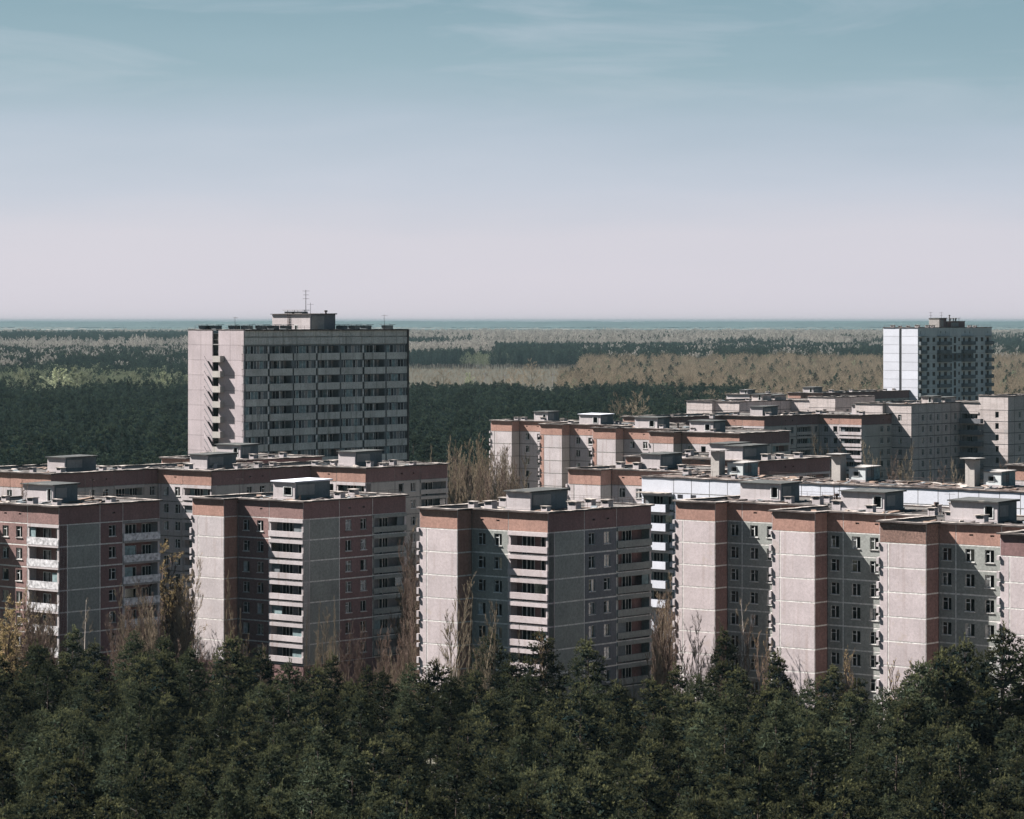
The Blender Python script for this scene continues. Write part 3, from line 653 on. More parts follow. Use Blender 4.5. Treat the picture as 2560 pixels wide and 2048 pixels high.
for x in (3.1, 12.4): antenna(rw, x, .6, zw - 1.6, 2.8, .03, 1)
pipe(rw, 25, 5, zw, .4)

# F: long stepped block behind A and B
def lit12(): return [(5.8, 'W', 'light', W(.32, .78, av=(.7,))), (6.55, 'B', 'light', dict(back='bluepanel', var=3))]
def dk23(): return [(7.1, 'P', 'beige', dict(attic='dbrown')), (6.2, 'W', 'beige', W(.24, .72, av=(.26, .72), attic='dbrown')), (6.5, 'B', 'beige', dict(attic='dbrown', back='hutdark', var=3)), (3.1, 'W', 'beige', W(.62, attic='dbrown'))]  # shaded counterpart of the lit bays, shade put into darker wall and band colours
rf, zf, _ = building('apartment_terrace', 'long stepped apartment terrace with red-brown roof band, second row behind the left front blocks', 'building',
    (-48.0, 492.0), 27.1, (-36.7, -22.9),
    [(0, 24.35, [(12.0, 'P', 'light', dict(ebal=False)), (12.35, 'W', 'light', W(.2, .5, .8))]),
     (1, 22.9, dk23()), (0, 12.35, lit12()), (1, 22.9, dk23()), (0, 12.35, lit12()),
     (1, 20.2, [(7.1, 'P', 'beige', dict(attic='dbrown')), (6.2, 'W', 'beige', W(.24, .72, av=(.26, .72), attic='dbrown')), (6.9, 'B', 'beige', dict(attic='dbrown', back='hutdark', var=2))]),
     (2, 23.0, None), (3, 21.0, None), (2, 12.35, None), (3, 22.2, None), (2, 13.7, None), (3, 22.8, None)],
    6, joint='joint_m', low='light', seed=16, vents=[(-23.2, -17.2), (-17.0, -16.8), (-16.7, -8.1), (-16.4, -4.3), (-10.1, 4.7), (-9.4, 9.6), (-6.7, 12.4), (-6.8, 17.4), (-6.5, 20.6), (-4.7, 28.8), (-2.6, 31.2), (4.0, 33.0), (4.2, 38.5), (9.1, 30.5), (10, 37)],
    huts=[(-20.0, -13.3, 4.1, 6.8, None, dict(op=None)), (-9.3, 8.1, 4.0, 6.7, None, dict(op=None)), (1.3, 32.2, 3.8, 6.7, None, dict(op=None))], debris=150)
antenna(rf, -22, -19, zf, 5.0, arms=1); railing(rf, (-.5, 1), (-.5, 22), zf + .5, .6)

rf0, zf0, _ = building('apartment_block', 'low-showing red-brown roofed block directly in front of the grey tower', 'building',
    (-45.1, 524.0), 27.4, (-18.2, -2.65),
    [(0, 6.1, [(6.1, 'P', 'light', {})]), (1, 2.65, [(2.65, 'P', 'brown', {})]), (0, 12.1, [(5.9, 'W', 'light', W(.3, .7)), (6.2, 'B', 'light', {})]),
     (1, 18.6, [(6.2, 'P', 'beige', dict(attic='dbrown')), (6.2, 'W', 'beige', W(.3, .7, attic='dbrown')), (6.2, 'B', 'beige', dict(attic='dbrown'))]), (2, 18.2, None), (3, 21.25, None)],
    2, seed=17, vents=[(-5.9, 7.4), (-4.2, 10.2), (-6.6, 15.5), (-14.5, 4.3)], huts=[(-9.9, 8.3, 5.9, 4.4, None, dict(op=(.72, .88, .2, 1.9)))], debris=40)

antenna(rf, -9, 2, zf, 3.6, arms=1); antenna(rf, 3.0, 26, zf, 3.2, arms=2); antenna(rf0, -14, 6, zf0, 3.4, arms=1); railing(rf, (11.8, 24), (11.8, 42.5), zf + .5, .6)
# G: saw-tooth terrace in the middle distance
def gwall(wl): return [(7.2, 'W', 'light', W(.32, .80, av=(.3, .75), vars=(0, 1, 2, 5))), (wl - 7.2, 'B', 'light', dict(var=3))]
PG = (23.4, -10.8)
sg = stag(PG, 0, 3, 20, gwall, 'light', 'beige', pw=6.3, smat='brown')
# insert the end section that turns a corner to the shaded side
sg = sg[:11]      # three sections up to the last windowed wall
sg.append((3, 13.45, None))
sg += [(0, 6.3, [(6.3, 'P', 'light', dict(split=1.15))]), (1, 2.65, [(2.65, 'P', 'beige', {})]), (0, 14.6, [(7.4, 'W', 'light', W(.3, .75)), (7.2, 'B', 'light', {})]),
       (1, 17.6, [(11.2, 'P', 'beige', dict(attic='dbrown')), (6.4, 'B', 'beige', dict(attic='dbrown', back='dbrown', var=2))])]
rg, zg, _ = building('apartment_terrace', 'saw-tooth apartment terrace with terracotta roof band and cream walls, middle distance right of centre', 'building',
    (-4.83, 701.7), 28.4, (0, 0), sg + [(2, 20.9, None), (1, 9.95, None), (2, 23.4, None), (1, 10.8, None), (2, 23.4, None), (1, 10.8, None), (2, 23.4, None), (3, 19.0 - .2, None)] if False else
    sg + [(2, 20.9, None), (1, 12.15, None), (2, 23.4, None), (1, 10.8, None), (2, 46.8, None), (3, 10.8, None)], 6, joint='joint_m', low='light', seed=18,
    vents=[(2.3, 6.6), (5.2, 5.6), (10.5, 6.2), (15.4, 7.4), (28.3, 1.3), (35.1, 2.3), (25, -2), (18, 4), (30.5, 5.5), (51.8, -10.6), (58.6, -12.6), (48, -8), (53, -6), (74.2, -22.5), (81, -25), (71, -18)],
    huts=[(12.0, 5.8, 4.0, 4.0, None), (33.2, -1.7, 6.0, 4.5, None, dict(roof='white')), (56.8, -12.1, 6.0, 4.4, None), (79.4, -22.8, 6.0, 4.3, None)], debris=120)

antenna(rg, 20, 3, zg, 2.8, arms=1); antenna(rg, 41, -5, zg, 3.0, arms=1); antenna(rg, 64, -14, zg, 4.6, arms=2); pipe(rg, 8, 9, zg, 1.0); pipe(rg, 60, -9, zg, 1.0)
# H and I: roofs and upper walls behind the white slab
rh, zh, _ = building('apartment_block', 'terracotta-banded block whose blank bay shows just left of the long white building', 'building',
    (8.68, 477.5), 28.2, (0, 0),
    [(0, 6.5, [(6.5, 'P', 'light', dict(split=1.2))]), (1, 2.65, [(2.65, 'P', 'beige', {})]), (0, 15.0, [(7.6, 'W', 'light', W(.27, .70, av=(.3, .75))), (7.4, 'B', 'light', {})]), (1, 17, [(17, 'P', 'beige', {})]), (2, 21.5, None), (3, 19.65, None)],
    3, seed=19, vents=[(1.2, 11.6), (4.8, 11.4), (12.8, 12.4), (14, 6), (9.8, 16)], huts=[(8.8, 12.0, 3.8, 5.7, None, dict(op=None))], debris=60)
antenna(rh, 1.0, 12.6, zh, 2.2, .05, 1)
ri, zi, _ = building('apartment_block', 'red-brown topped block with roof huts standing behind the chimney shafts of the white building', 'building',
    (40.4, 502.5), 28.2, (-27.7, 0),
    [(0, 27.7, [(6.4, 'P', 'light', {}), (7.1, 'W', 'light', W(.3, .7)), (7.1, 'B', 'light', {}), (7.1, 'W', 'light', W(.3, .7))]), (1, 20.4, [(13.2, 'W', 'light', W(.65, attic='dbrown', av=(.55, .72))), (7.2, 'B', 'light', dict(attic='dbrown', back='dbrown', var=2, style='sheet'))]), (2, 27.7, None), (3, 20.4, None)],
    2, seed=20, vents=[(-25.2, 14.7), (-22.6, 18.0), (-13.9, 16.4), (-4.0, 7.5), (-4.9, 12.6), (-4.4, 17.4), (-19, 5)], huts=[(-16, 13.0, 3.7, 6.5, None, dict(op=None)), (-7.4, 5.5, 3.6, 7.1, None, dict(op=None))], debris=60)

# J: stepped block with balconies
rj, zj, _ = building('apartment_terrace', 'stepped red-brown banded terrace with pale balcony stacks, in front of the pale brick block', 'building',
    (59.9, 731.0), 28.4, (-24.7, -22.9),
    [(0, 12.35, lit12()), (1, 22.9, dk23()), (0, 12.35, [(5.9, 'W', 'light', W(.35, .8, av=(.6,))), (6.45, 'B', 'light', dict(back='dgrey', var=3))]), (1, 22.9, dk23()),
     (0, 12.35, [(5.9, 'W', 'light', W(.33, .8, av=(.6,))), (6.45, 'B', 'light', dict(back='dgrey', var=1))]),
     (1, 20.8, [(7.6, 'P', 'beige', dict(attic='dbrown')), (6.2, 'W', 'beige', W(.2, .68, av=(.3, .7), attic='dbrown')), (7.0, 'B', 'beige', dict(attic='dbrown', back='dgrey', var=2))]),
     (2, 24.0, None), (3, 21.6, None), (2, 13.05, None), (3, 45.0, None)],
    5, joint='joint_m', seed=21, vents=[(-11.2, 4.2), (-4.8, 8.4), (-4.2, 17.3), (-3.2, 27.5), (5.7, 32.1), (7.4, 36.9), (9, 28), (-8, -10)], huts=[(-6.1, 7.8, 3.6, 6.4, None, dict(op=None)), (5.0, 35.5, 3.9, 6.3, None, dict(op=None))], debris=50)

# K: pale brick block with a taller lit part; the same kind again farther off
def brickblock(name, label, org, seed, floors, zr=30.9, dt=1.75):
    nar = dict(ww=1.0, wh=1.5, vars=(0, 2, 1, 4), sill=False)
    rk, zk, pl = building(name, label, 'building', org, zr, (-15.5, -1.2),
        [(0, 8.0, [(8.0, 'P', 'kbrick', dict(ebal=False))]), (1, 1.2, [(1.2, 'P', 'kbrick', {})]), (0, 7.5, [(7.5, 'W', 'kbrick', W(.55, **nar))]),
         (1, 22.4, [(3.3, 'P', 'kbrick', {}), (3.7, 'W', 'kbrick', W(.5, **nar)), (3.3, 'W', 'kbrick', W(.5, **nar)), (3.5, 'W', 'kbrick', W(.5, **nar)), (4.0, 'W', 'kbrick', W(.5, **nar)), (4.6, 'W', 'kbrick', W(.5, **nar))]),
         (0, 5.2, [(5.2, 'B', 'kbrick', dict(back='kbrick', var=3, pm='kbrick'))]), (1, 12, None), (2, 20.7, None), (3, 35.6, None)],
        floors, attic=2.4, attic_mat='kbrick', joint='joint_d', low='kbrick', seed=seed, cop=.18, roofmat='rusttar', debris=60, hid='kbrick',
        vents=[(-3, 8), (-6, 15), (-4, 20)], huts=[(-1.6, 12.0, 3.2, 4.0, 1.9, dict(lit='kbrick', dark='kbrick')), (-1.2, 17.0, 3.0, 5.0, 1.6, dict(lit='kbrick', dark='kbrick', op=(.5, .7, .1, 1.3)))])
    # taller block beside the recess
    t = building('apartment_block', label.replace('pale brick block', 'taller brick stair block').replace(' with barred balconies in its recess', '').replace('right of', 'at the far right of').replace('its top above', 'poking above'), 'building', org, zr + dt, (5.2, 22.4),
        [(0, 8.4, [(8.4, 'W', 'kbrick', W(.62, ww=1.0, wh=1.5, ebal=False, sill=False, vars=(5,)))]), (1, 18.0, [(3.0, 'P', 'kbrick', {}), (5.0, 'W', 'kbrick', W(.5, **nar)), (5.0, 'W', 'kbrick', W(.5, **nar)), (5.0, 'P', 'kbrick', {})]), (2, 8.4, None), (3, 18.0, None)],
        floors + 1, attic=1.9 + dt, attic_mat='kbrick', joint='joint_d', low='kbrick', seed=seed + 1, cop=.12, roofmat='rusttar', debris=15, hid='kbrick')
    for k in range(floors):   # projecting balconies in the recess
        z = zr - 2.4 - (k + 1) * 2.8; b = MB()
        b.box(.5, 6.6, 20.9, 20.98, z + .1, z + 1.1); b.box(6.52, 6.6, 20.98, 22.3, z + .1, z + 1.1); b.box(.5, 6.6, 20.9, 22.3, z - .06, z + .095)
        add('projecting_balcony', b.mesh('projecting_balcony', ['dgrey']), rk)
    return rk
brickblock('apartment_block', 'pale brick block with barred balconies in its recess, right of the stepped terrace', (96.9, 747.0), 22, 7)
brickblock('apartment_block', 'farther pale brick block with barred balconies in its recess, its top above terracotta roofs', (56.7, 768.0), 24, 3, dt=.9)
building('apartment_block', 'pale brick block at the right picture edge beyond the taller stair block', 'building', (124.0, 770.0), 30.4, (-4, 0),
    [(0, 4.0, [(4.0, 'P', 'kbrick', dict(ebal=False))]), (1, 22, [(5.5, 'W', 'kbrick', W(.3, .7, ww=1.0)), (5.5, 'W', 'kbrick', W(.3, .7, ww=1.0)), (5.5, 'W', 'kbrick', W(.5, ww=1.0)), (5.5, 'P', 'kbrick', {})]), (2, 4, None), (3, 22, None)],
    6, attic_mat='kbrick', joint='joint_d', low='kbrick', seed=28, cop=.18, debris=10, hid='kbrick')
building('apartment_block', 'dark red-brown roof band of a distant long block at the foot of the white tower', 'building', (97.6, 967.0), 28.4, (-12, -2),
    [(0, 5.0, [(5.0, 'P', 'light', dict(ebal=False))]), (1, 2, [(2, 'P', 'brown', {})]), (0, 7, [(7, 'W', 'light', W(.3, .7))]),
     (1, 56, [(7.0, 'W', 'beige', W(.3, .7, attic='dbrown')) for _ in range(8)]), (2, 12, None), (3, 58, None)],
    2, seed=29, vents=[(-5, 12), (-6, 25), (-3, 40), (-6, 50)], huts=[(-5, 2, 4, 5, 2.0)], debris=40)
building('apartment_block', 'cream block with a pinkish lit gable, farthest roofs left of the white tower', 'building', (74.5, 965.0), 28.0, (-9, 0),
    [(0, 9.0, [(9.0, 'P', 'light', dict(ebal=False, attic='light'))]), (1, 18, [(9.0, 'P', 'beige', {}), (9, 'P', 'beige', {})]), (2, 9, None), (3, 18, None)],
    2, seed=30, vents=[(-5, 8), (-3, 14)], huts=[(-3, 3, 3, 4, 1.6)], debris=25)
building('apartment_terrace', 'terracotta-banded bay peeping over the white building at the right picture edge', 'building', (78.6, 489.0), 28.2, (0, 0),
    [(0, 6.3, [(6.3, 'P', 'light', {})]), (1, 2.65, [(2.65, 'P', 'brown', {})]), (0, 12, [(6, 'W', 'light', W(.3, .7)), (6, 'B', 'light', {})]), (1, 15, None), (2, 18.3, None), (3, 17.65, None)],
    2, seed=31, vents=[(3, 6), (6, 9)], debris=15)

# T: grey tower with outside stair
def tower():
    rt = add('tower_block', None, None, (-49.3, 566.0, 0), R(-40), 'tall grey concrete tower with zigzag outdoor stair on its sunlit end wall', 'building')
    rnd = random.Random(5); zr = 49.4; fh = 2.8; n = 11
    def S_(p, d, l): return Seg(p, d, l)
    lit = S_((-14.66, 0), 0, 14.66); dk = S_((0, 0), 1, 45.2)
    for k in range(n):     # sunlit end wall: two pairs of panels with the stair slot between
        z = zr - .1 - (k + 1) * fh
        for x, wd in ((0, 3.45), (3.45, 3.05), (8.06, 3.1), (11.16, 3.5)):
            add('facade_panel', panel_me(wd, fh, [], 'towerlit', g=.02), rt, lit.at(x, 0, z))
        b = MB(); x0, x1 = 6.5, 8.06
        b.box(x0, x1, 1.6, 1.7, z, z + fh, 0); b.box(x0, x1, .02, 1.6, z + .02, z + .18, 1)
        if k in (0, 1): b.box(x0 + .05, x1 - .05, .1, .25, z + (1.0 if k == 0 else -.2), z + (1.02 if k == 0 else .55), 1)
        add('stair_recess', b.mesh('stair_recess', ['dark', 'conc']), rt, lit.at(0, 0, 0))  # back of the slot painted near-black for the shade in the recess
        if k >= 2:
            # landing with solid parapet, and the flight coming down from the left
            zf_ = zr - .1 - k * fh - 0.35
            b = MB(); b.box(7.6, 9.6, -1.0, -.01, zf_, zf_ + .14)
            b.box(7.6, 9.6, -1.1, -1.0, zf_, zf_ + 1.15); b.box(9.5, 9.6, -1.0, -.01, zf_ + .14, zf_ + 1.15)
            add('stair_landing', b.mesh('stair_landing', ['beige']), rt, lit.at(0, 0, 0))
            b = MB(); xa, xb = 5.35, 7.6; za_, zb_ = zf_ + 1.15, zf_ + 1.15 - fh
            b.hexa([(xa, -1.1, za_ - 1.15), (xb, -1.1, zb_ - 1.15), (xb, -1.0, zb_ - 1.15), (xa, -1.0, za_ - 1.15), (xa, -1.1, za_), (xb, -1.1, zb_), (xb, -1.0, zb_), (xa, -1.0, za_)])
            add('stair_parapet', b.mesh('stair_parapet', ['towerlit']), rt, lit.at(0, 0, 0))
            b = MB()
            for q in range(10):
                t = q / 10; b.box(xa + (xb - xa) * t, xa + (xb - xa) * (t + .1), -.99, -.01, za_ - 1.0 - fh * (t + .1) - .4, za_ - 1.0 - fh * t)
            add('stair_flight', b.mesh('stair_flight', ['hutdark']), rt, lit.at(0, 0, 0))  # dark colour paints the shade on the risers facing away from the sun
    # shaded long side
    bays = [6.3, 6.5, 6.4, 6.45, 6.45, 6.4, 6.7]; x = 0
    zt = zr - 3.0
    for bi, bw in enumerate(bays):
        for q, (a, c) in enumerate(((1.65, 2.9), (.15, 1.5))):
            for e in (0, 1): add('attic_panel', panel_me(bw / 2, c - a, [], 'towergrey', g=.03), rt, dk.at(x + e * bw / 2, .0 if q else .08, zt + a), dk.rz)
        for k in range(n - 1):
            z = zt - (k + 1) * fh; lg = bi in (1, 3, 5)
            dep = 1.5 if lg else .25
            add('spandrel_panel', panel_me(bw - .5, 1.3, [], 'towergrey', g=.0, t=.2), rt, dk.at(x + .5, -.12 if lg else -.02, z), dk.rz)
            def band(lg=lg, bw=bw, var=rnd.randrange(3)):
                b = MB(); b.quad((0, dep, 1.3), (bw, dep, 1.3), (bw, dep, 2.8), (0, dep, 2.8), 1)
                b.box(.0, bw, .0, dep + .3, 2.66, 2.8, 3); b.box(0, bw, .05, dep + .3, 1.16, 1.3, 3)
                r2 = random.Random(var + 10 * lg)
                xx = .5
                while xx < bw - .4:
                    ww = r2.choice((.55, .8, .8, 1.0)); ww = min(ww, bw - .05 - xx); t = r2.random()
                    mm = 1 if t < .38 else (4 if t < .62 else (2 if t < .86 else 5))
                    b.box(xx + .04, xx + ww - .02, dep - .06, dep - .02, 1.32, 2.64, mm); b.box(xx - .03, xx + .04, dep - .12, dep - .01, 1.3, 2.66, 0); xx += ww
                b.box(.0, .32, -.06, .2, 1.3, 2.66, 3 if not lg else 0)
                if lg: b.box(bw - .2, bw, -.02, dep, 1.3, 2.66, 3); b.box(bw * .48, bw * .48 + .14, -.02, .1, 1.3, 2.66, 0)
                b.box(.0, .5, .1, .3, 0, 1.3, 1)
                return b.mesh('window_band', ['wframe', 'dark', 'bluepanel', 'hutdark', 'hutdark', 'conc'])
            v = rnd.randrange(4)
            add('window_band', cached(('tb', bw, lg, v), lambda: band(var=v)), rt, dk.at(x, 0, z), dk.rz)
        x += bw
    b = MB(); b.box(-14.64, -.3, .3, 45.1, 0, 2, 0); b.box(-14.3, -.02, 44.9, 45.2, 0, zr - .1, 0); b.box(-14.66, -14.36, .3, 45.2, 0, zr - .1, 0); b.box(-14.6, -.02, .02, .3, 0, zr - .1 - n * fh, 0)
    b.box(-.3, -.02, .3, 45.2, 0, zt - (n - 1) * fh, 0); b.box(-.8, -.4, .3, 45.0, zt, zr - .1, 0)
    b.box(-8.16, -6.6, 44.0, 44.2, 1, 2, 0)
    add('rear_wall', b.mesh('rear_wall', ['towergrey']), rt)
    b = MB(); b.box(-14.3, -1.9, .4, 44.8, 45.0, 48.6, 0); b.box(-12, -3, 2, 43, 2, 45.0, 0); add('roof', b.mesh('roof', ['tar']), rt)
    ring_ = ring([(-14.66, 0), (0, 0), (0, 45.2), (-14.66, 45.2)], .05, .35, zr - .12, zr, jit=.05, rnd=rnd); add('coping', ring_.mesh('coping', ['conc', 'under']), rt)
    b = MB(); b.box(-.05, .22, .4, 45.4, zr - .28, zr - .14); b.box(-1.2, .2, 44.9, 45.25, 2, zr - .28); add('end_fin', b.mesh('end_fin', ['under']), rt)
    zd = 48.6
    lh = lift_house(rt, -3.0, 20.7, 10.0, 7.0, 3.6, zd, lit='lconc', dark='dgrey', roof='under', op=(.60, .66, .4, 1.5), cap=.25)
    b = MB()
    for yy in (4.2, 4.75): b.tube((yy, -.1, 0), (yy, -.1, 3.9), .04, .04)
    for q in range(12): b.tube((4.2, -.1, .3 * q + .2), (4.75, -.1, .3 * q + .2), .03, .03)
    add('ladder', b.mesh('ladder', ['metal']), lh)
    for xx in (2.3, 5.0):
        b = MB(); b.box(-1, 1, -.8, .8, 0, .4); b.box(-1.3, 1.3, -1.0, 1.0, .62, .72); b.tube((-.9, 0, .4), (-.9, 0, .63), .05, .05); b.tube((.9, 0, .4), (.9, 0, .63), .05, .05)
        add('vent_hood', b.mesh('vent_hood', ['conc']), rt, (-13 + xx, 23.5, zd + 3.75))
    antenna(rt, -6.3, 23, zd + 3.7, 4.6, .07, 3, rnd); antenna(rt, -3.4, 21.2, zd, 5.8, .05, 1, rnd); pipe(rt, -3.4, 25.5, zd + 3.7, .4)
    antenna(rt, -3.2, 1.0, zd, 3.1, .06, 1, rnd); antenna(rt, -2, 40.5, zd, 3.6, .05, 1, rnd); antenna(rt, -13.6, .8, zd, 1.6, .04, 0, rnd)
    for (u, v) in [(-12.3, 2), (-9.8, 2.5), (-5.5, 3), (-3.2, 4), (-2.4, 7), (-2.2, 10), (-2.4, 13.5), (-2.5, 29), (-2.6, 32.5), (-2.3, 35.5), (-2.6, 42)]:
        b = MB(); b.box(-.9, .9, -.7, .7, 0, .55 + .4); b.box(-1.25, 1.25, -1.0, 1.0, 1.05, 1.14); b.tube((-.7, 0, .9), (-.7, 0, 1.06), .05, .05); b.tube((.7, 0, .9), (.7, 0, 1.06), .05, .05)
        add('roof_vent', b.mesh('roof_vent', ['hutdark']), rt, (u, v, zd + .55), rnd.uniform(-.1, .1))
    railing(rt, (-.5, 3), (-.5, 20), zr, .6, 3)
    return rt
tower()

# P: white sixteen-storey tower
def white_tower():
    rp = add('tower_block', None, None, (132.2, 1003.0, 0), R(-40), 'tall white panel tower with stacked balconies on its shaded side, at the right', 'building')
    rnd = random.Random(9); zr = 48.8; fh = 2.8; n = 9; zt = zr - 2.9
    lit = Seg((-13.4, 0), 0, 13.4); dk = Seg((0, 0), 1, 45.9)
    add('attic_panel', panel_me(6.2, 2.8, [], 'white', g=.04), rp, lit.at(0, 0, zt)); add('attic_panel', panel_me(6.3, 2.8, [], 'white', g=.04), rp, lit.at(7.1, 0, zt))
    for k in range(n):
        z = zt - (k + 1) * fh
        add('facade_panel', panel_me(6.2, fh, [], 'white', g=.04), rp, lit.at(0, 0, z)); add('facade_panel', panel_me(6.3, fh, [], 'white', g=.04), rp, lit.at(7.1, 0, z))
    cols = [(0, 4.2, 'b'), (4.2, 11.6, 'w2'), (11.6, 19.2, 'b'), (19.2, 21.4, 's'), (21.4, 23.9, 't'), (23.9, 26.6, 's'), (26.6, 34.2, 'b'), (34.2, 41.7, 'w2'), (41.7, 45.9, 'b')]
    for (a, c, kd) in cols:
        w_ = round(c - a, 2)
        aops = [(w_ * .3 - .25, w_ * .3 + .25, .9, 1.7), (w_ * .7 - .25, w_ * .7 + .25, .9, 1.7)] if kd == 'b' and w_ > 5 else ([(w_ * .4 - .25, w_ * .4 + .25, .9, 1.7)] if kd == 'b' else [])
        add('attic_panel', panel_me(w_, 2.8, aops, 'bwhite', g=.04), rp, dk.at(a, 0, zt), dk.rz)
        for k in range(n):
            z = zt - (k + 1) * fh
            ops = {'w2': [(w_ * .26 - .85, w_ * .26 + .85, .95, 2.35), (w_ * .74 - .85, w_ * .74 + .85, .95, 2.35)], 's': [(w_ / 2 - .5, w_ / 2 + .5, 1.1, 2.2)], 't': [(w_ / 2 - .75, w_ / 2 + .75, .4, 2.6)],
                   'b': ([(w_ * .22 - .6, w_ * .22 + .6, .1, 2.3), (w_ * .68 - .9, w_ * .68 + .9, .9, 2.3)] if w_ > 5 else [(w_ * .4 - .8, w_ * .4 + .8, .1, 2.3)])}[kd]
            ops = [tuple(round(q, 2) for q in o) for o in ops]
            pm_ = 'bwhite' if not (k == 2 and 11 < a < 30) else 'hutdark'
            add('facade_panel', panel_me(w_, fh, ops, pm_, g=.04), rp, dk.at(a, 0, z), dk.rz)
            for (x0, x1, z0, z1) in ops:
                def mk(ww=x1 - x0, hh=z1 - z0):
                    b = MB(); b.quad((0, .2, 0), (ww, .2, 0), (ww, .2, hh), (0, .2, hh), 1); b.box(0, .08, .1, .18, 0, hh); b.box(ww - .08, ww, .1, .18, 0, hh); b.box(.08, ww - .08, .1, .18, hh - .08, hh); b.box(.08, ww - .08, .1, .18, 0, .08); b.box(ww * .5 - .05, ww * .5 + .05, .11, .17, .08, hh - .08)
                    return b.mesh('window', ['wood', 'dark'])
                add('window', cached(('pw', x1 - x0, z1 - z0), mk), rp, dk.at(a + x0, 0, z + z0), dk.rz)
            if kd == 'b':
                b = lambda w_=w_: (lambda m: (m.box(.1, w_ - .1, -1.05, -.98, .0, 1.05), m.box(.1, .17, -.98, -.01, 0, 1.05), m.box(w_ - .17, w_ - .1, -.98, -.01, 0, 1.05), m.box(.1, w_ - .1, -1.0, -.01, -.14, -.003), m.mesh('balcony', ['hutdark']))[-1])(MB())
                add('balcony', cached(('pb', w_), b), rp, dk.at(a, 0, z), dk.rz)
        if kd == 'b':
            b = MB(); b.box(0, w_, -1.1, -.01, -.1, .02); add('balcony_canopy', b.mesh('balcony_canopy', ['hutdark']), rp, dk.at(a, 0, zt), dk.rz)
    b = MB(); b.box(-13.3, -.3, .9, 45.8, 0, zr - .5, 0); b.box(-13.4, -13.1, .02, 45.9, 0, zr - .1, 0); b.box(-7.3, -6.2, .5, .9, 0, zr - .1, 0); b.box(-13.1, -.02, 45.6, 45.9, 0, zr - .1, 0)
    b.box(-13.1, -.3, .03, .3, 0, zt - n * fh, 0); b.box(-.3, -.03, .03, 45.6, 0, zt - n * fh, 0); add('rear_wall', b.mesh('rear_wall', ['beige']), rp)
    cp = ring([(-13.4, 0), (0, 0), (0, 45.9), (-13.4, 45.9)], .15, .4, zr - .1, zr + .08, jit=.1, rnd=rnd); add('coping', cp.mesh('coping', ['under', 'under']), rp)
    zd = zr - .48
    lift_house(rp, -3.0, 17.7, 4.0, 4.5, 3.4, zd, lit='conc', dark='dbrown', op=None, rnd=rnd, cap=.15); lift_house(rp, -1.6, 22.4, 4.5, 9.0, 2.4, zd, lit='dbrown', dark='dbrown', op=None, rnd=rnd, cap=.15)
    for u, v, h in ((-6.5, 18, 5.6), (-4, 20.5, 5.6)): antenna(rp, u, v, zd, h, .07, 2, rnd)
    pipe(rp, -2.5, 23.2, zd + 2.5, 1.8)
    for v in (24.5, 26.5, 28): pipe(rp, -3.0, v, zd + 2.5, .7)
    b = MB(); b.box(-1.8, 1.8, -1.6, 1.6, 0, .1); [b.tube((x, y, -.9), (x, y, 0), .08, .08) for x in (-1.4, 1.4) for y in (-1.2, 1.2)]; add('vent_hood', b.mesh('vent_hood', ['conc']), rp, (-3, 26.5, zd + 3.5))
    for u, v in ((-11, 2), (-9.5, 4), (-7, 5), (-4, 6), (-2, 9), (-2, 12), (-2, 35), (-3, 40)):
        vent(rp, u, v, zd, rnd, 1.1)
    railing(rp, (-13.2, .3), (-.2, .3), zr, .9, 3); railing(rp, (-.2, .3), (-.2, 45.5), zr, .9, 3)
white_tower()

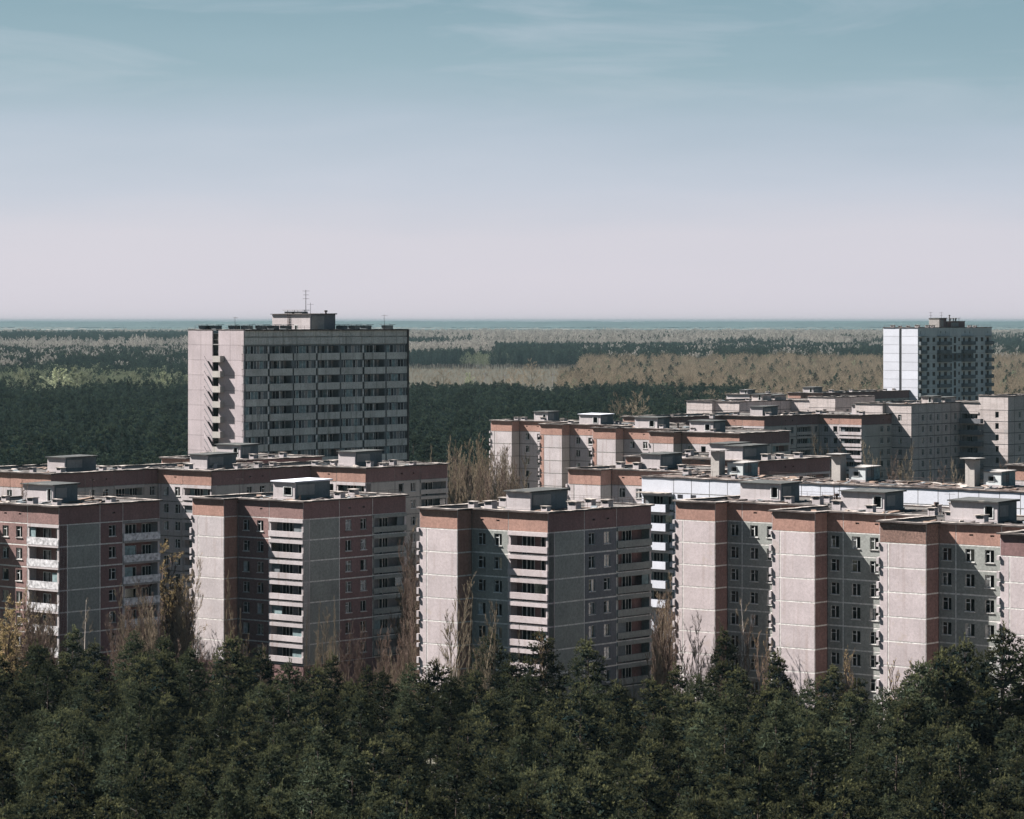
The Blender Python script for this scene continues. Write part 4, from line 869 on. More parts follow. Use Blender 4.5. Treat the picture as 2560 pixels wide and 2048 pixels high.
# ------------------------------------------------------------------ trees
def blade(b, p, d, L_, w_, sh, rnd):
    """one thin needle blade"""
    d = d.normalized(); s = d.cross(Vector((rnd.uniform(-1, 1), rnd.uniform(-1, 1), rnd.uniform(-1, 1)))); s.normalize()
    e = p + d * L_; m = p + d * L_ * .45
    b.tri(tuple(m - s * w_), tuple(m + s * w_), tuple(e), 0, sh) if False else b.tri(tuple(p - s * w_ * .6), tuple(p + s * w_), tuple(e + s * w_ * .2), 0, sh)
def pine_mesh(seed, H=14.0, Rr=2.9, z0=.34, ncl=58, tufts=34, blades=8, bl=.27, bw=.043, mat='needle'):
    """pine: trunk, limbs and needle tufts gathered into rounded boughs with shaded gaps between them"""
    rnd = random.Random(seed); b = MB(); t_ = MB()
    lx, ly = rnd.uniform(-.5, .5), rnd.uniform(-.5, .5)
    def axis(z): t = z / H; return Vector((lx * t * t, ly * t * t, z))
    for i in range(8):
        a, c = i / 8, (i + 1) / 8; t_.tube(axis(H * a * .98), axis(H * c * .98), .16 * (1 - a) + .02, .16 * (1 - c) + .02, 6)
    for i in range(ncl):
        f = (i + .5) / ncl; s_ = f ** .8                      # 0 at the top, 1 at the lowest bough
        z = H * (1 - s_ * (1 - z0)) - .5; az = i * 2.39996 + rnd.uniform(-.5, .5)
        prof = math.sin(min(1, .16 + s_ * 1.25) * math.pi * .5) * (1 - .3 * max(0, s_ - .6) / .4)
        rad = Rr * prof * rnd.uniform(.62, .98); cr_ = (.38 + .50 * prof) * rnd.uniform(.75, 1.15) * Rr / 2.7
        hd = Vector((math.cos(az), math.sin(az), 0)); c0 = axis(min(z, H)) + hd * max(0, rad - cr_ * .5) + Vector((0, 0, rnd.uniform(-.3, .3)))
        if rad > .7: t_.tube(axis(min(z, H) - .5), c0, .035, .012, 3, 1)
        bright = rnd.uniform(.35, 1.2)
        for q in range(9): blade(b, c0 - hd * cr_ * .2 + Vector((rnd.uniform(-.3, .3), rnd.uniform(-.3, .3), -.25)) * cr_, Vector((rnd.uniform(-1, 1), rnd.uniform(-1, 1), rnd.uniform(-.5, .5))), cr_ * .9, cr_ * .28, 0.0, rnd)  # added dark core blades that block light and deepen the bough's shadow
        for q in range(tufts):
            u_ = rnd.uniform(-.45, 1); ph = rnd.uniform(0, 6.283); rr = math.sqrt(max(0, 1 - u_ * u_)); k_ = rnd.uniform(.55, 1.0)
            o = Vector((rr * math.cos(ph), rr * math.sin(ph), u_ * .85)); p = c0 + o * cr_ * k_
            dirn = (o + Vector((0, 0, .7)) + hd * .35).normalized(); sh = max(0, (u_ * .6 + .35) * k_) * bright * rnd.uniform(.6, 1.15)  # painted light: tufts brighter on top of the bough, darker below and inside
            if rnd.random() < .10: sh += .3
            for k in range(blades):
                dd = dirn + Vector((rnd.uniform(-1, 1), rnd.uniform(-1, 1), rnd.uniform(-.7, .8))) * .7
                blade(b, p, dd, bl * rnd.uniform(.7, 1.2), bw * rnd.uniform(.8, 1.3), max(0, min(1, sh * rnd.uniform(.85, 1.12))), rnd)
    for k in range(4):      # leader and side shoots on top
        o_ = Vector((rnd.uniform(-.5, .5), rnd.uniform(-.5, .5), -rnd.uniform(0, .8))) if k else Vector((0, 0, 0)); c = axis(H * .99) + o_; Ls = rnd.uniform(.5, 1.0)
        for q in range(26):
            blade(b, c + Vector((0, 0, Ls * (q / 26 - .45))), Vector((rnd.uniform(-1, 1), rnd.uniform(-1, 1), .9)), bl * .8, bw, rnd.uniform(.3, .8), rnd)
    return t_.mesh('trunk', ['bark', 'limb']), b.mesh('crown', [mat])
def bare_mesh(seed, H=14, spread=.4, up=.6, mat='bare', n1=14, tw=1.0, leaf=None, leafn=0, z0=.2, trunk_mat=None, droop=0.0, rb=.14, multi=1, leaf_size=.12, twd=.012):
    """leafless tree: trunk(s), limbs, branches and fine twigs"""
    rnd = random.Random(seed); b = MB(); t_ = MB(); lf = MB()
    def rv(a): return Vector((rnd.uniform(-a, a), rnd.uniform(-a, a), rnd.uniform(-a, a)))
    for mth in range(multi):
        base = Vector((rnd.uniform(-.8, .8), rnd.uniform(-.8, .8), 0)) * (multi > 1)
        Hm = H * (1 if mth == 0 else rnd.uniform(.7, .97)); bend = Vector((rnd.uniform(-1, 1), rnd.uniform(-1, 1), 0)) * Hm * (.05 + .1 * (multi > 1))
        def ax(t): return base + bend * t * t + Vector((0, 0, Hm * t))
        for i in range(7): t_.tube(ax(i / 7), ax((i + 1) / 7), rb * .8 * (1 - i / 7) + .012, rb * .8 * (1 - (i + 1) / 7) + .012, 5, 0, rnd.uniform(.3, .9))
        for i in range(n1):
            t = z0 + (.97 - z0) * (i + rnd.random() * .6) / n1; az = i * 2.4 + rnd.uniform(-.6, .6)
            Lb = Hm * spread * (1 - t * .75) * rnd.uniform(.7, 1.15)
            d = Vector((math.cos(az), math.sin(az), up * rnd.uniform(.7, 1.3))).normalized(); p = ax(t); r0 = rb * .26 * (1 - t * .6)
            pts = [p]
            for q in range(4):
                d = (d + Vector((0, 0, .10 * up - droop * q * .12)) + rv(.13)).normalized(); pts.append(pts[-1] + d * Lb / 4)
            for q in range(4): b.tube(pts[q], pts[q + 1], r0 * (1 - q / 4) + .008, r0 * (1 - (q + 1) / 4) + .008, 3, 0, rnd.uniform(.2, .8))
            for q in range(7):
                f = rnd.uniform(.25, 1); k = min(3, int(f * 4)); s0 = pts[k] + (pts[k + 1] - pts[k]) * (f * 4 - k)
                dd = (pts[k + 1] - pts[k]).normalized() * .8 + rv(.7) + Vector((0, 0, .45 * up)); dd.normalize(); l2 = Lb * .38 * rnd.uniform(.6, 1.2)
                m2 = s0 + dd * l2 * .5; e2 = m2 + (dd + rv(.25) - Vector((0, 0, droop * .8))).normalized() * l2 * .5
                b.tube(s0, m2, .013, .009, 3, 0, rnd.uniform(.2, .9)); b.tube(m2, e2, .009, .005, 3, 0, rnd.uniform(.2, .9))
                for z in range(int(9 * tw)):
                    c = s0 + (e2 - s0) * rnd.uniform(.2, 1); td = (dd + rv(.8) + Vector((0, 0, .35 * up - droop * 1.6))).normalized(); tl = l2 * .42 * rnd.uniform(.5, 1.2)
                    blade(b, c, td, tl, twd, rnd.uniform(.2, 1), rnd)
                    if leaf and z < leafn:
                        for y in range(3):
                            pl = c + td * tl * rnd.uniform(.2, 1.0); blade(lf, pl, rv(1), leaf_size * rnd.uniform(.7, 1.4), leaf_size * .4, rnd.random(), rnd)
    tm = t_.mesh('trunk', [trunk_mat or mat]); bm = b.mesh('branches', [mat]); lm = lf.mesh('leaves', [leaf]) if leaf else None
    return tm, bm, lm
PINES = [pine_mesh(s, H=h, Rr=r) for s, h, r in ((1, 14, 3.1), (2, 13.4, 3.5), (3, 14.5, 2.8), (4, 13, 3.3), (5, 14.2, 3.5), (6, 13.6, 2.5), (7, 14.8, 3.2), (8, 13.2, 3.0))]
def tree(name, parts, x, y, rz, s, label, cat='tree', group=None, sz=None):
    r = add(name, None, None, (x, y, 0), rz, label, cat, group); r.scale = (s, s, sz or s)
    add('trunk', parts[0], r)
    add('crown' if len(parts) == 2 else 'branches', parts[1], r)
    if len(parts) > 2 and parts[2]: add('leaves', parts[2], r)
    return r

# front pines: one thing each, standing from the picture's lower edge up to the blocks
def blocked(x, y):
    """ground taken by the front buildings"""
    for (o, u0, u1, v0, v1) in (((-57.8, 392.9), -23, 1.5, -4.5, 20), ((-27.9, 411.8), -20, 1.5, -4.5, 22), ((4.27, 365), -19.5, 1.5, -4.5, 22)):
        dx, dy = x - o[0], y - o[1]; u = dx * .766 - dy * .643; v = dx * .643 + dy * .766
        if u0 < u < u1 and v0 < v < v1: return True
    dx, dy = x - 20.8, y - 391.8; u = dx * .766 - dy * .643; v = dx * .643 + dy * .766
    k = math.floor(u / 21.0)
    if u > -2 and v > -8.55 * max(0, k) - 2.5 and v > -8.55 * max(0, math.floor((u + 1.5) / 21.0)) - 2.5: return True
    return False
rp_ = random.Random(21); pts = []; sp = 6.7; row = 0; yy = 226.0
while yy < 392:
    xx = -76.0 + (row % 2) * sp / 2
    while xx < 76:
        x = xx + rp_.uniform(-1.6, 1.6); y = yy + rp_.uniform(-1.5, 1.5)
        front = 352 + .02 * x + (-8 if x > 10 else 10 if x < -30 else 4)
        if x > 30: front = 352 - (x - 30) * .95
        if x < -45: front = 372
        if abs(x) < y * .1662 + 5 and y < front and not blocked(x, y): pts.append((x, y))
        xx += sp
    yy += sp * .86; row += 1
inview = [p for p in pts if abs(p[0]) < p[1] * .1662 + 3.5]
inview.sort(key=lambda p: p[1])
far_extra = inview[298:]; rest = [p for p in pts if p not in inview] + far_extra
print('front pines', len(inview), 'extra', len(rest))
def pine_top(x, y):
    """tree heights follow the photographed skyline of the front wood"""
    return 12.7 + 3.6 * noise.noise(Vector((x * .07, y * .07, 0))) + rp_.uniform(-2.0, 1.5)
def pine_label(x, y):
    px = 1280 + 7700 * x / y; top = 802 + 7700 * (CAM_H - 13) / y
    col = next(t for lim, t in ((180, 'below the brown block at the left edge'), (400, "below the brown block's shaded side"), (560, 'below the lit bay of the second block'), (760, 'below the balconies of the second block'), (1030, "below the second block's shaded side"), (1230, "below the centre block's pink bay"), (1400, "below the centre block's balconies"),
        (1640, "below the centre block's shaded side"), (1830, "below the pink terrace's first blank bay"), (2060, "below the pink terrace's second blank bay"), (2320, "below the pink terrace's third blank bay"), (99999, 'near the right picture edge')) if px < lim)
    row = 'lowest in view' if top > 1960 else 'low in the front wood' if top > 1860 else 'midway up the front wood' if top > 1760 else 'high in the front wood' if top > 1690 else 'topmost in the front wood'
    return 'pine %s, %s' % (row, col)
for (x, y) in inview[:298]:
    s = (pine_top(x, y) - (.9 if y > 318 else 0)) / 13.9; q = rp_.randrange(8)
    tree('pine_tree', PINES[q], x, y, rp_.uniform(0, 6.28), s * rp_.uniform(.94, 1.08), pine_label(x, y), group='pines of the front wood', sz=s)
tree('pine_tree', PINES[6], 49.6, 313, 1.0, 1.40, 'tall broad pine rising highest of all before the pink terrace at the right', sz=1.36)
tree('pine_tree', PINES[1], 45.0, 317, 2.2, 1.20, 'full pine just left of the highest one before the pink terrace', sz=1.27)
tree('pine_tree', PINES[4], 53.6, 316, .4, 1.30, 'broad dark pine at the right picture edge before the pink terrace', sz=1.36)
tree('pine_tree', PINES[3], 47.4, 320, 4.4, 1.15, 'pine squeezed in behind the highest one, against the last window column', sz=1.38)
tree('pine_tree', PINES[0], 41.6, 315, 3.1, 1.1, 'lower pine stepping down left of the tall right-hand group', sz=1.16)
tree('pine_tree', PINES[5], 29.3, 337, 3.1, 1.0, 'slim pine with a pointed leader before the third blank pink bay', sz=1.10)
tree('pine_tree', PINES[5], 23.9, 346, 1.1, 1.0, 'narrow pine with upright shoots before the second blank pink bay', sz=1.20)
# ---- scattering of woods as single stuff objects
def proto_collection(name, meshes):
    c = bpy.data.collections.new(name)
    for i, me in enumerate(meshes):
        o = bpy.data.objects.new('%s_%02d' % (name, i), me); c.objects.link(o)
    return c
def join_meshes(name, ms):
    me = bpy.data.meshes.new(name); v = []; f = []; mi = []; sh = []; mats = []
    for m in ms:
        if m is None: continue
        o = len(v); v += [tuple(x.co) for x in m.vertices]; k = len(mats); mats += list(m.materials)
        a = m.attributes.get('shade')
        for i, p in enumerate(m.polygons): f.append(tuple(o + q for q in p.vertices)); mi.append(k + p.material_index); sh.append(a.data[i].value if a else .5)
    me.from_pydata(v, [], f)
    for m in mats: me.materials.append(m)
    me.polygons.foreach_set('material_index', mi); at = me.attributes.new('shade', 'FLOAT', 'FACE'); at.data.foreach_set('value', sh)
    return me
def scatter(name, pts, coll, label=None, cat=None):
    """pts: (x, y, z, rot, scale, index)"""
    me = bpy.data.meshes.new(name); me.from_pydata([(p[0], p[1], p[2]) for p in pts], [], [])
    for an, ty, k in (('rot', 'FLOAT', 3), ('scl', 'FLOAT', 4), ('idx', 'INT', 5)):
        a = me.attributes.new(an, ty, 'POINT'); a.data.foreach_set('value', [p[k] for p in pts])
    o = add(name, me, label=label, cat=cat, kind='stuff')
    g = bpy.data.node_groups.new(name, 'GeometryNodeTree'); g.interface.new_socket('Geometry', in_out='INPUT', socket_type='NodeSocketGeometry'); g.interface.new_socket('Geometry', in_out='OUTPUT', socket_type='NodeSocketGeometry')
    n = g.nodes; l = g.links; i = n.new('NodeGroupInput'); ou = n.new('NodeGroupOutput'); ip = n.new('GeometryNodeInstanceOnPoints'); ci = n.new('GeometryNodeCollectionInfo')
    ci.inputs['Collection'].default_value = coll; ci.inputs['Separate Children'].default_value = True; ci.inputs['Reset Children'].default_value = True
    def na(nm, ty):
        q = n.new('GeometryNodeInputNamedAttribute'); q.data_type = ty; q.inputs['Name'].default_value = nm; return q.outputs[0]
    cx = n.new('ShaderNodeCombineXYZ'); l.new(na('rot', 'FLOAT'), cx.inputs[2])
    l.new(i.outputs[0], ip.inputs['Points']); l.new(ci.outputs[0], ip.inputs['Instance']); ip.inputs['Pick Instance'].default_value = True
    l.new(na('idx', 'INT'), ip.inputs['Instance Index']); l.new(cx.outputs[0], ip.inputs['Rotation']); l.new(na('scl', 'FLOAT'), ip.inputs['Scale']); l.new(ip.outputs[0], ou.inputs[0])
    md = o.modifiers.new('scatter', 'NODES'); md.node_group = g
    return o
CP = proto_collection('pine_kinds', [join_meshes('pine', p) for p in PINES])
scatter('pine_wood_edge', [(x, y, 0, rp_.uniform(0, 6.28), pine_top(x, y) / 13.9, rp_.randrange(8)) for x, y in rest], CP, 'dense dark pines filling in the sides and back of the front wood', 'wood')
FARP = [join_meshes('far_pine', pine_mesh(40 + s, H=15.5, Rr=2.9, ncl=34, tufts=12, blades=5, bl=.50, bw=.11, mat='needle_far')) for s in range(5)]
CF = proto_collection('far_pine_kinds', FARP)
FB = [join_meshes('far_bare', bare_mesh(60 + s, H=13, spread=.50, up=.8, mat='bare', n1=18, tw=1.6, rb=.16, twd=.035)) for s in range(5)]
CB = proto_collection('far_bare_kinds', FB)
FS = [join_meshes('far_spring', bare_mesh(80 + s, H=12.5, spread=.42, up=.8, mat='bare_pale', n1=15, tw=1.2, leaf='spring', leafn=12, rb=.15, leaf_size=.25)) for s in range(4)]
CS = proto_collection('far_spring_kinds', FS)
FPL = [join_meshes('far_pale', bare_mesh(90 + s, H=15, spread=.42, up=.8, mat='bare_pale', n1=14, tw=1.4, rb=.2, leaf='bare_pale', leafn=3, leaf_size=.5)) for s in range(3)]
CPL = proto_collection('far_pale_kinds', FPL)

def inb(x, y):   # middle-distance building footprints
    for (o, u0, u1, v0, v1) in (((-48, 492), -38, 14, -26, 46), ((-45.1, 524), -20, 2, -5, 20), ((-49.3, 566), -16, 2, -3, 47), ((8.68, 477.5), -2, 24, -2, 22), ((40.4, 502.5), -30, 2, -2, 22), ((19.2, 455.6), -2, 70, -3, 14),
                                ((59.9, 731), -27, 14, -25, 46), ((96.9, 747), -17, 16, -3, 42), ((56.7, 768), -17, 16, -3, 42), ((132.2, 1003), -15, 2, -3, 48), ((97.6, 967), -14, 2, -4, 58), ((74.5, 965), -10, 2, -2, 20), ((124, 770), -6, 2, -2, 24)):
        dx, dy = x - o[0], y - o[1]; u = dx * .766 - dy * .643; v = dx * .643 + dy * .766
        if u0 < u < u1 and v0 < v < v1: return True
    dx, dy = x + 4.83, y - 701.7; u = dx * .766 - dy * .643; v = dx * .643 + dy * .766
    return -3 < u < 95 and v > -.46 * u - 6 and v < -.46 * u + 30
def nz(x, y, f, o=0.0): return noise.noise(Vector((x * f + o, y * f - o, o)))
rs = random.Random(33); out_p = []; out_b = []; out_s = []; out_l = []
def zone(x, y):
    px = 1280 + 7700 * x / y
    k = nz(x, y, .012, 3) ; k2 = nz(x, y, .004, 9)
    if y < 1660 + 60 * k2 and px < 1010: return 'p'
    if y < 1000: return 'p' if px < 1560 else None
    if px < 760:
        if y < 1750: return 'p' if nz(x, y, .03, 15) < .1 else 's'
        if y < 2480 + 120 * k2: return 's' if nz(x, y, .03, 15) + .5 * k > (-.34 if y < 2250 else .0) else 'p'
        if y < 3900 + 500 * k2: return 'p' if nz(x, y, .018, 15) < .22 else ('s' if k > 0 else 'l')
        if y < 4700: return 'l' if k > -.25 else 'p'
        if y < 7200 + 500 * k2: return 'p'
        return 'l' if k2 > -.1 else 'p'
    if y < 1720 + 90 * k2 and px < 1870: return 'p' if (k < .35 or px < 1500) else 'b'
    if px < 1450:
        if y < 2380: return 'b' if px > 1400 else None
        if y < 3230: return None
        if y < (3480 if px < 1235 else 4500 + 200 * k2): return 'p' if k < .4 else 's'
        return 'l' if k2 > -.35 else 'p'
    if y < 2950 + 150 * k2: return 'b'
    if y < (4600 + 300 * k2 if px < 2400 else 6500): return 'p' if nz(x, y, .02, 15) < .30 else ('s' if k > 0 else 'l')
    return 'l' if k2 > -.35 else 'p'
y = 735.0
while y < 8200:
    sp = 5.2 if y < 1720 else (6.6 if y < 2600 else (8.0 if y < 4600 else 12.5))
    half = y * .19 + 12; x = -half + rs.random() * sp
    while x < half:
        X = x + rs.uniform(-.42, .42) * sp; Y = y + rs.uniform(-.42, .42) * sp
        zt_ = zone(X, Y)
        if zt_ == 'b' and rs.random() < .12: zt_ = rs.choice('sp')
        if zt_ in ('p', 'b') and nz(X, Y, .045, 21) < -.36: zt_ = None
        if zt_ and not inb(X, Y):
            big = (1.0 if y < 2600 else 1.2 if y < 4600 else 1.55)
            hs = big * (1 + .24 * nz(X, Y, .022, 5)) * rs.uniform(.80, 1.14)
            rot = rs.uniform(0, 6.28)
            if zt_ == 'p': out_p.append((X, Y, 0, rot, hs * .98, rs.randrange(5)))
            elif zt_ == 'b': out_b.append((X, Y, 0, rot, hs * (1.05 if y < 2600 else 1.1), rs.randrange(5)))
            elif zt_ == 's': out_s.append((X, Y, 0, rot, hs * 1.0, rs.randrange(4)))
            else: out_l.append((X, Y, 0, rot, hs, rs.randrange(3)))
        x += sp
    y += sp * .9
print('far', len(out_p), len(out_b), len(out_s), len(out_l))
for _ in range(900):
    Y = rs.uniform(2340, 3200); X = (rs.uniform(1020, 1500) - 1280) * Y / 7700; out_b.append((X, Y, 0, rs.uniform(0, 6.28), rs.uniform(.10, .40), rs.randrange(5)))
scatter('pine_forest', out_p, CF, 'dark pine forest stretching behind the blocks to the haze', 'forest')
scatter('bare_wood', out_b, CB, 'tan leafless wood behind the roofs and the white tower', 'wood')
scatter('spring_wood', out_s, CS, 'pale green budding trees among the pines beyond', 'wood')
scatter('pale_wood', out_l, CPL, 'pale grey bare woodland in the far haze', 'wood')

# far canopy and the ridge on the horizon
def canopy_mat():
    m, n, l, b = new_mat('far_canopy'); b.inputs['Roughness'].default_value = 1
    g = nd(n, 'ShaderNodeNewGeometry'); mpp = nd(n, 'ShaderNodeMapping'); mpp.inputs['Scale'].default_value = (1, .28, 1); l.new(g.outputs['Position'], mpp.inputs['Vector'])
    t = nd(n, 'ShaderNodeTexNoise'); t.inputs['Scale'].default_value = .0022; t.inputs['Detail'].default_value = 5; l.new(mpp.outputs[0], t.inputs['Vector'])
    t2 = nd(n, 'ShaderNodeTexNoise'); t2.inputs['Scale'].default_value = .03; t2.inputs['Detail'].default_value = 6; l.new(g.outputs['Position'], t2.inputs['Vector'])
    r = nd(n, 'ShaderNodeValToRGB'); e = r.color_ramp.elements; e[0].position = .50; e[0].color = (.028, .042, .036, 1); e[1].position = .62; e[1].color = (.11, .10, .085, 1)
    l.new(t.outputs[0], r.inputs[0])
    x = nd(n, 'ShaderNodeMix', data_type='RGBA', blend_type='MULTIPLY'); x.inputs['Factor'].default_value = 1; l.new(r.outputs[0], x.inputs['A'])
    r2 = nd(n, 'ShaderNodeMapRange'); r2.inputs['From Min'].default_value = .3; r2.inputs['From Max'].default_value = .7; r2.inputs['To Min'].default_value = .45; r2.inputs['To Max'].default_value = 1.3; l.new(t2.outputs[0], r2.inputs['Value']); l.new(r2.outputs[0], x.inputs['B']); l.new(x.outputs['Result'], b.inputs['Base Color'])
    return m
M['canopy'] = canopy_mat()
M['ridge'] = plain('ridge_pines', (.045, .07, .065), vary=.4, scale=.0025)
def sheet(name, y0, y1, ny, nx, hf, mat, label, cat, kind, half=.27):
    v = []; f = []
    for j in range(ny + 1):
        y = y0 * (y1 / y0) ** (j / ny)
        for i in range(nx + 1):
            x = (-1 + 2 * i / nx) * y * half; v.append((x, y, hf(x, y, j)))
    for j in range(ny):
        for i in range(nx): a = j * (nx + 1) + i; f.append((a, a + 1, a + nx + 2, a + nx + 1))
    v0 = len(v)
    for i in range(nx + 1): v.append((v[i][0], v[i][1], 0))
    for i in range(nx): f.append((v0 + i, v0 + i + 1, i + 1, i))
    me = bpy.data.meshes.new(name); me.from_pydata(v, [], f); me.materials.append(M[mat]); me.validate()
    return add(name, me, label=label, cat=cat, kind=kind)
rc_ = random.Random(3)
sheet('far_woodland', 8150, 17500, 64, 520, lambda x, y, j: 11 + 5 * nz(x, y, .006) + rc_.uniform(-3.2, 3.2), 'canopy', 'hazy woodland plain below the horizon', 'woodland', 'stuff')
def ridge_h(x, y, j):
    t = min(1, max(0, (y - 17600 + 900 * nz(x, 0, .0012, 2)) / 4500)); t = t * t * (3 - 2 * t)
    return 14 + (44 + 5 * nz(x, 0, .00045, 4) + 5.0 * nz(x, 0, .003, 7) - 14) * t + rc_.uniform(-1.2, 1.2) * (1 + t)
sheet('wooded_ridge', 17500, 25000, 24, 900, ridge_h, 'ridge', 'low wooded ridge along the horizon', 'hills', 'structure')

# ---- bare and budding trees one can pick out
V = dict(
    poplar=[bare_mesh(100 + s, H=17, spread=.17, up=3.2, mat='bare', n1=26, tw=1.3, rb=.13) for s in range(3)],
    brown=[bare_mesh(110 + s, H=14, spread=.31, up=1.6, mat='bare_red', n1=24, tw=2.0, rb=.12, multi=2, twd=.017) for s in range(3)],
    tan=[bare_mesh(120 + s, H=14, spread=.31, up=1.6, mat='bare', n1=24, tw=2.0, rb=.12, multi=2, twd=.017) for s in range(3)],
    willow=[bare_mesh(130 + s, H=15, spread=.34, up=1.0, mat='bare_red', n1=24, tw=1.5, leaf='yellow', leafn=18, droop=.35, rb=.2, multi=3, leaf_size=.095, twd=.018) for s in range(2)],
    birch=[bare_mesh(140 + s, H=15, spread=.24, up=1.1, mat='bare', n1=16, tw=1.1, trunk_mat='birch', rb=.12, z0=.3) for s in range(2)],
    scrub=[bare_mesh(150 + s, H=8, spread=.40, up=1.6, mat='bare_red', n1=14, tw=1.6, rb=.07, multi=4, z0=.08) for s in range(3)],
    orange=[bare_mesh(160 + s, H=8, spread=.34, up=1.6, mat='bare_red', n1=14, tw=1.4, leaf='yellow', leafn=2, rb=.06, multi=3, z0=.1, leaf_size=.06) for s in range(2)],
    round=[bare_mesh(170 + s, H=13, spread=.50, up=.9, mat='bare_pale', n1=22, tw=1.6, leaf='spring_light', leafn=14, rb=.22, z0=.12, leaf_size=.20) for s in range(2)],
    wide=[bare_mesh(180 + s, H=13, spread=.55, up=.7, mat='bare', n1=22, tw=1.8, rb=.28, z0=.15, twd=.04) for s in range(2)])
HB = dict(poplar=17, brown=14, tan=14, willow=15, birch=15, scrub=8, orange=8, round=13, wide=13)
def put(kind, px, ytop, Y, label, group=None, wide=1.0, k=0):
    """tree whose top, seen from the roof the photo was taken on, is at picture height ytop"""
    zt_ = CAM_H - (ytop - 802) * Y / 7700; s = zt_ / HB[kind]; x = (px - 1280) * Y / 7700
    tree(dict(poplar='poplar_tree', brown='bare_tree', tan='bare_tree', willow='willow_tree', birch='birch_tree', wide='bare_tree', scrub='bare_shrub', orange='budding_shrub', round='budding_tree')[kind], V[kind][k % len(V[kind])], x, Y, rb_.uniform(0, 6.28), s * wide, label, 'shrub' if kind in ('scrub', 'orange') else 'tree', group, sz=s)
rb_ = random.Random(77)
put('willow', 12, 1505, 366, 'yellow-budding willow at the left picture edge before the brown block', k=0)
put('tan', 75, 1480, 377, 'tall thin bare tree rising over the sheet balconies of the brown block')
put('tan', 115, 1500, 378, 'bare tree before the near corner of the brown block', k=1)
put('scrub', 55, 1530, 370, 'brown thicket at the foot of the brown block, beside the willow', wide=.9)
put('scrub', 95, 1560, 368, 'brown scrub below the sheet balconies of the brown block', k=1, wide=.8)
put('orange', 30, 1545, 372, 'yellowish scrub in front of the brown block at the left edge', wide=.9)
put('birch', 209, 1500, 377, 'white-stemmed birch in front of the grey blank wall of the brown block', wide=.8)
for i, (px, yt) in enumerate([(305, 1540), (330, 1480), (352, 1465), (375, 1470), (395, 1510)]):
    put('tan' if i % 2 else 'brown', px, yt, 381 + i, ['low brown bare tree under the shaded balconies of the brown block', 'bare tree before the window column of the brown block', 'tallest bare tree before the shaded balconies of the brown block', 'thin bare tree at the right edge of the brown block', 'brown bare tree between the brown block and the yellow willow'][i], wide=.7, k=i)
put('willow', 438, 1350, 416, 'tall willow with a yellow top in the gap between the two left blocks', k=1, wide=1.05)
put('brown', 425, 1470, 410, 'reddish-brown bare tree below the yellow-topped willow', wide=.8)
put('brown', 455, 1500, 408, 'dark bare tree in the gap left of the second block', k=1, wide=.8)
put('poplar', 562, 1425, 392, 'slender bare poplar at the edge of the lit bay of the second block', wide=.9)
put('poplar', 583, 1440, 393, 'second slender poplar, against the shaded step of the second block', k=1, wide=.9)
put('poplar', 600, 1520, 391, 'short bare poplar before the dark windows of the second block', k=2)
put('orange', 590, 1575, 388, 'orange-tinged shrub under the windows of the second block', wide=.7)
put('scrub', 520, 1610, 386, 'bare forked shrub at the foot of the lit bay of the second block', k=2, wide=.8)
for i, (px, yt, kd) in enumerate([(765, 1520, 'poplar'), (790, 1500, 'poplar'), (805, 1530, 'tan'), (838, 1490, 'poplar'), (862, 1560, 'brown'), (905, 1565, 'brown')]):
    put(kd, px, yt, 395 + i, ['narrow bare poplar at the near corner of the second block', 'bushy poplar against the grey wall of the second block', 'bare tree on the grey wall of the second block', 'tall dark poplar where grey wall meets brown on the second block', 'low brown tree under the brown windows of the second block', 'brown scrubby tree under the shaded windows of the second block'][i], k=i, wide=.8)
for i, (px, yt, kd) in enumerate([(1018, 1330, 'tan'), (1038, 1370, 'brown'), (1028, 1450, 'brown'), (1000, 1560, 'scrub'), (960, 1575, 'scrub'), (1050, 1600, 'scrub')]):
    put(kd, px, yt, 420 - i * 6, ['tall bare tree in the gap left of the centre block', 'second bare tree in the gap left of the centre block', 'reddish bare tree low in the gap left of the centre block', 'brown thicket under the shaded balconies of the second block', 'reddish scrub behind the pines below the second block', 'reddish scrub at the left foot of the centre block'][i], k=i, wide=.62)
put('tan', 1125, 1462, 349, 'bare tree in front of the pink bay of the centre block', wide=.8)
put('poplar', 1168, 1480, 351, 'bare tree before the shaded step of the centre block', k=1, wide=.8)
put('tan', 1197, 1525, 350, 'yellowish bare tree under the grey windows of the centre block', k=2, wide=.8)
put('poplar', 1232, 1505, 352, 'slim bare tree beside the pink balconies of the centre block', wide=.7)
put('poplar', 1295, 1560, 350, 'slim bare tree before the pink balconies of the centre block', k=1, wide=.7)
put('orange', 1345, 1570, 351, 'orange twiggy shrub before the lowest pink balcony of the centre block', k=1, wide=.6)
for i, (px, yt, kd) in enumerate([(1638, 1485, 'brown'), (1655, 1450, 'tan'), (1672, 1500, 'brown'), (1660, 1560, 'scrub')]):
    put(kd, px, yt, 400 - i * 5, ['brown bare tree in the gap right of the centre block', 'tallest bare tree in the gap right of the centre block', 'bare tree against the left edge of the pink terrace', 'dark scrub low in the gap right of the centre block'][i], k=i, wide=.6)
put('tan', 1735, 1542, 372, 'spreading bare tree before the first blank bay of the pink terrace', k=1, wide=.9)
put('tan', 1780, 1560, 370, 'bare tree at the shaded step of the pink terrace', k=2, wide=.7)
put('birch', 1868, 1500, 371, 'pale-stemmed bare birch before the dark windows of the pink terrace', k=1, wide=1.1)
put('brown', 1840, 1545, 370, 'dark bare tree left of the birch by the pink terrace', wide=.8)
put('orange', 1922, 1590, 366, 'reddish twiggy shrub at the foot of the second blank bay', wide=.7)
put('orange', 2140, 1620, 346, 'yellow-leaved shrub under the windows of the pink terrace', k=1, wide=.9)
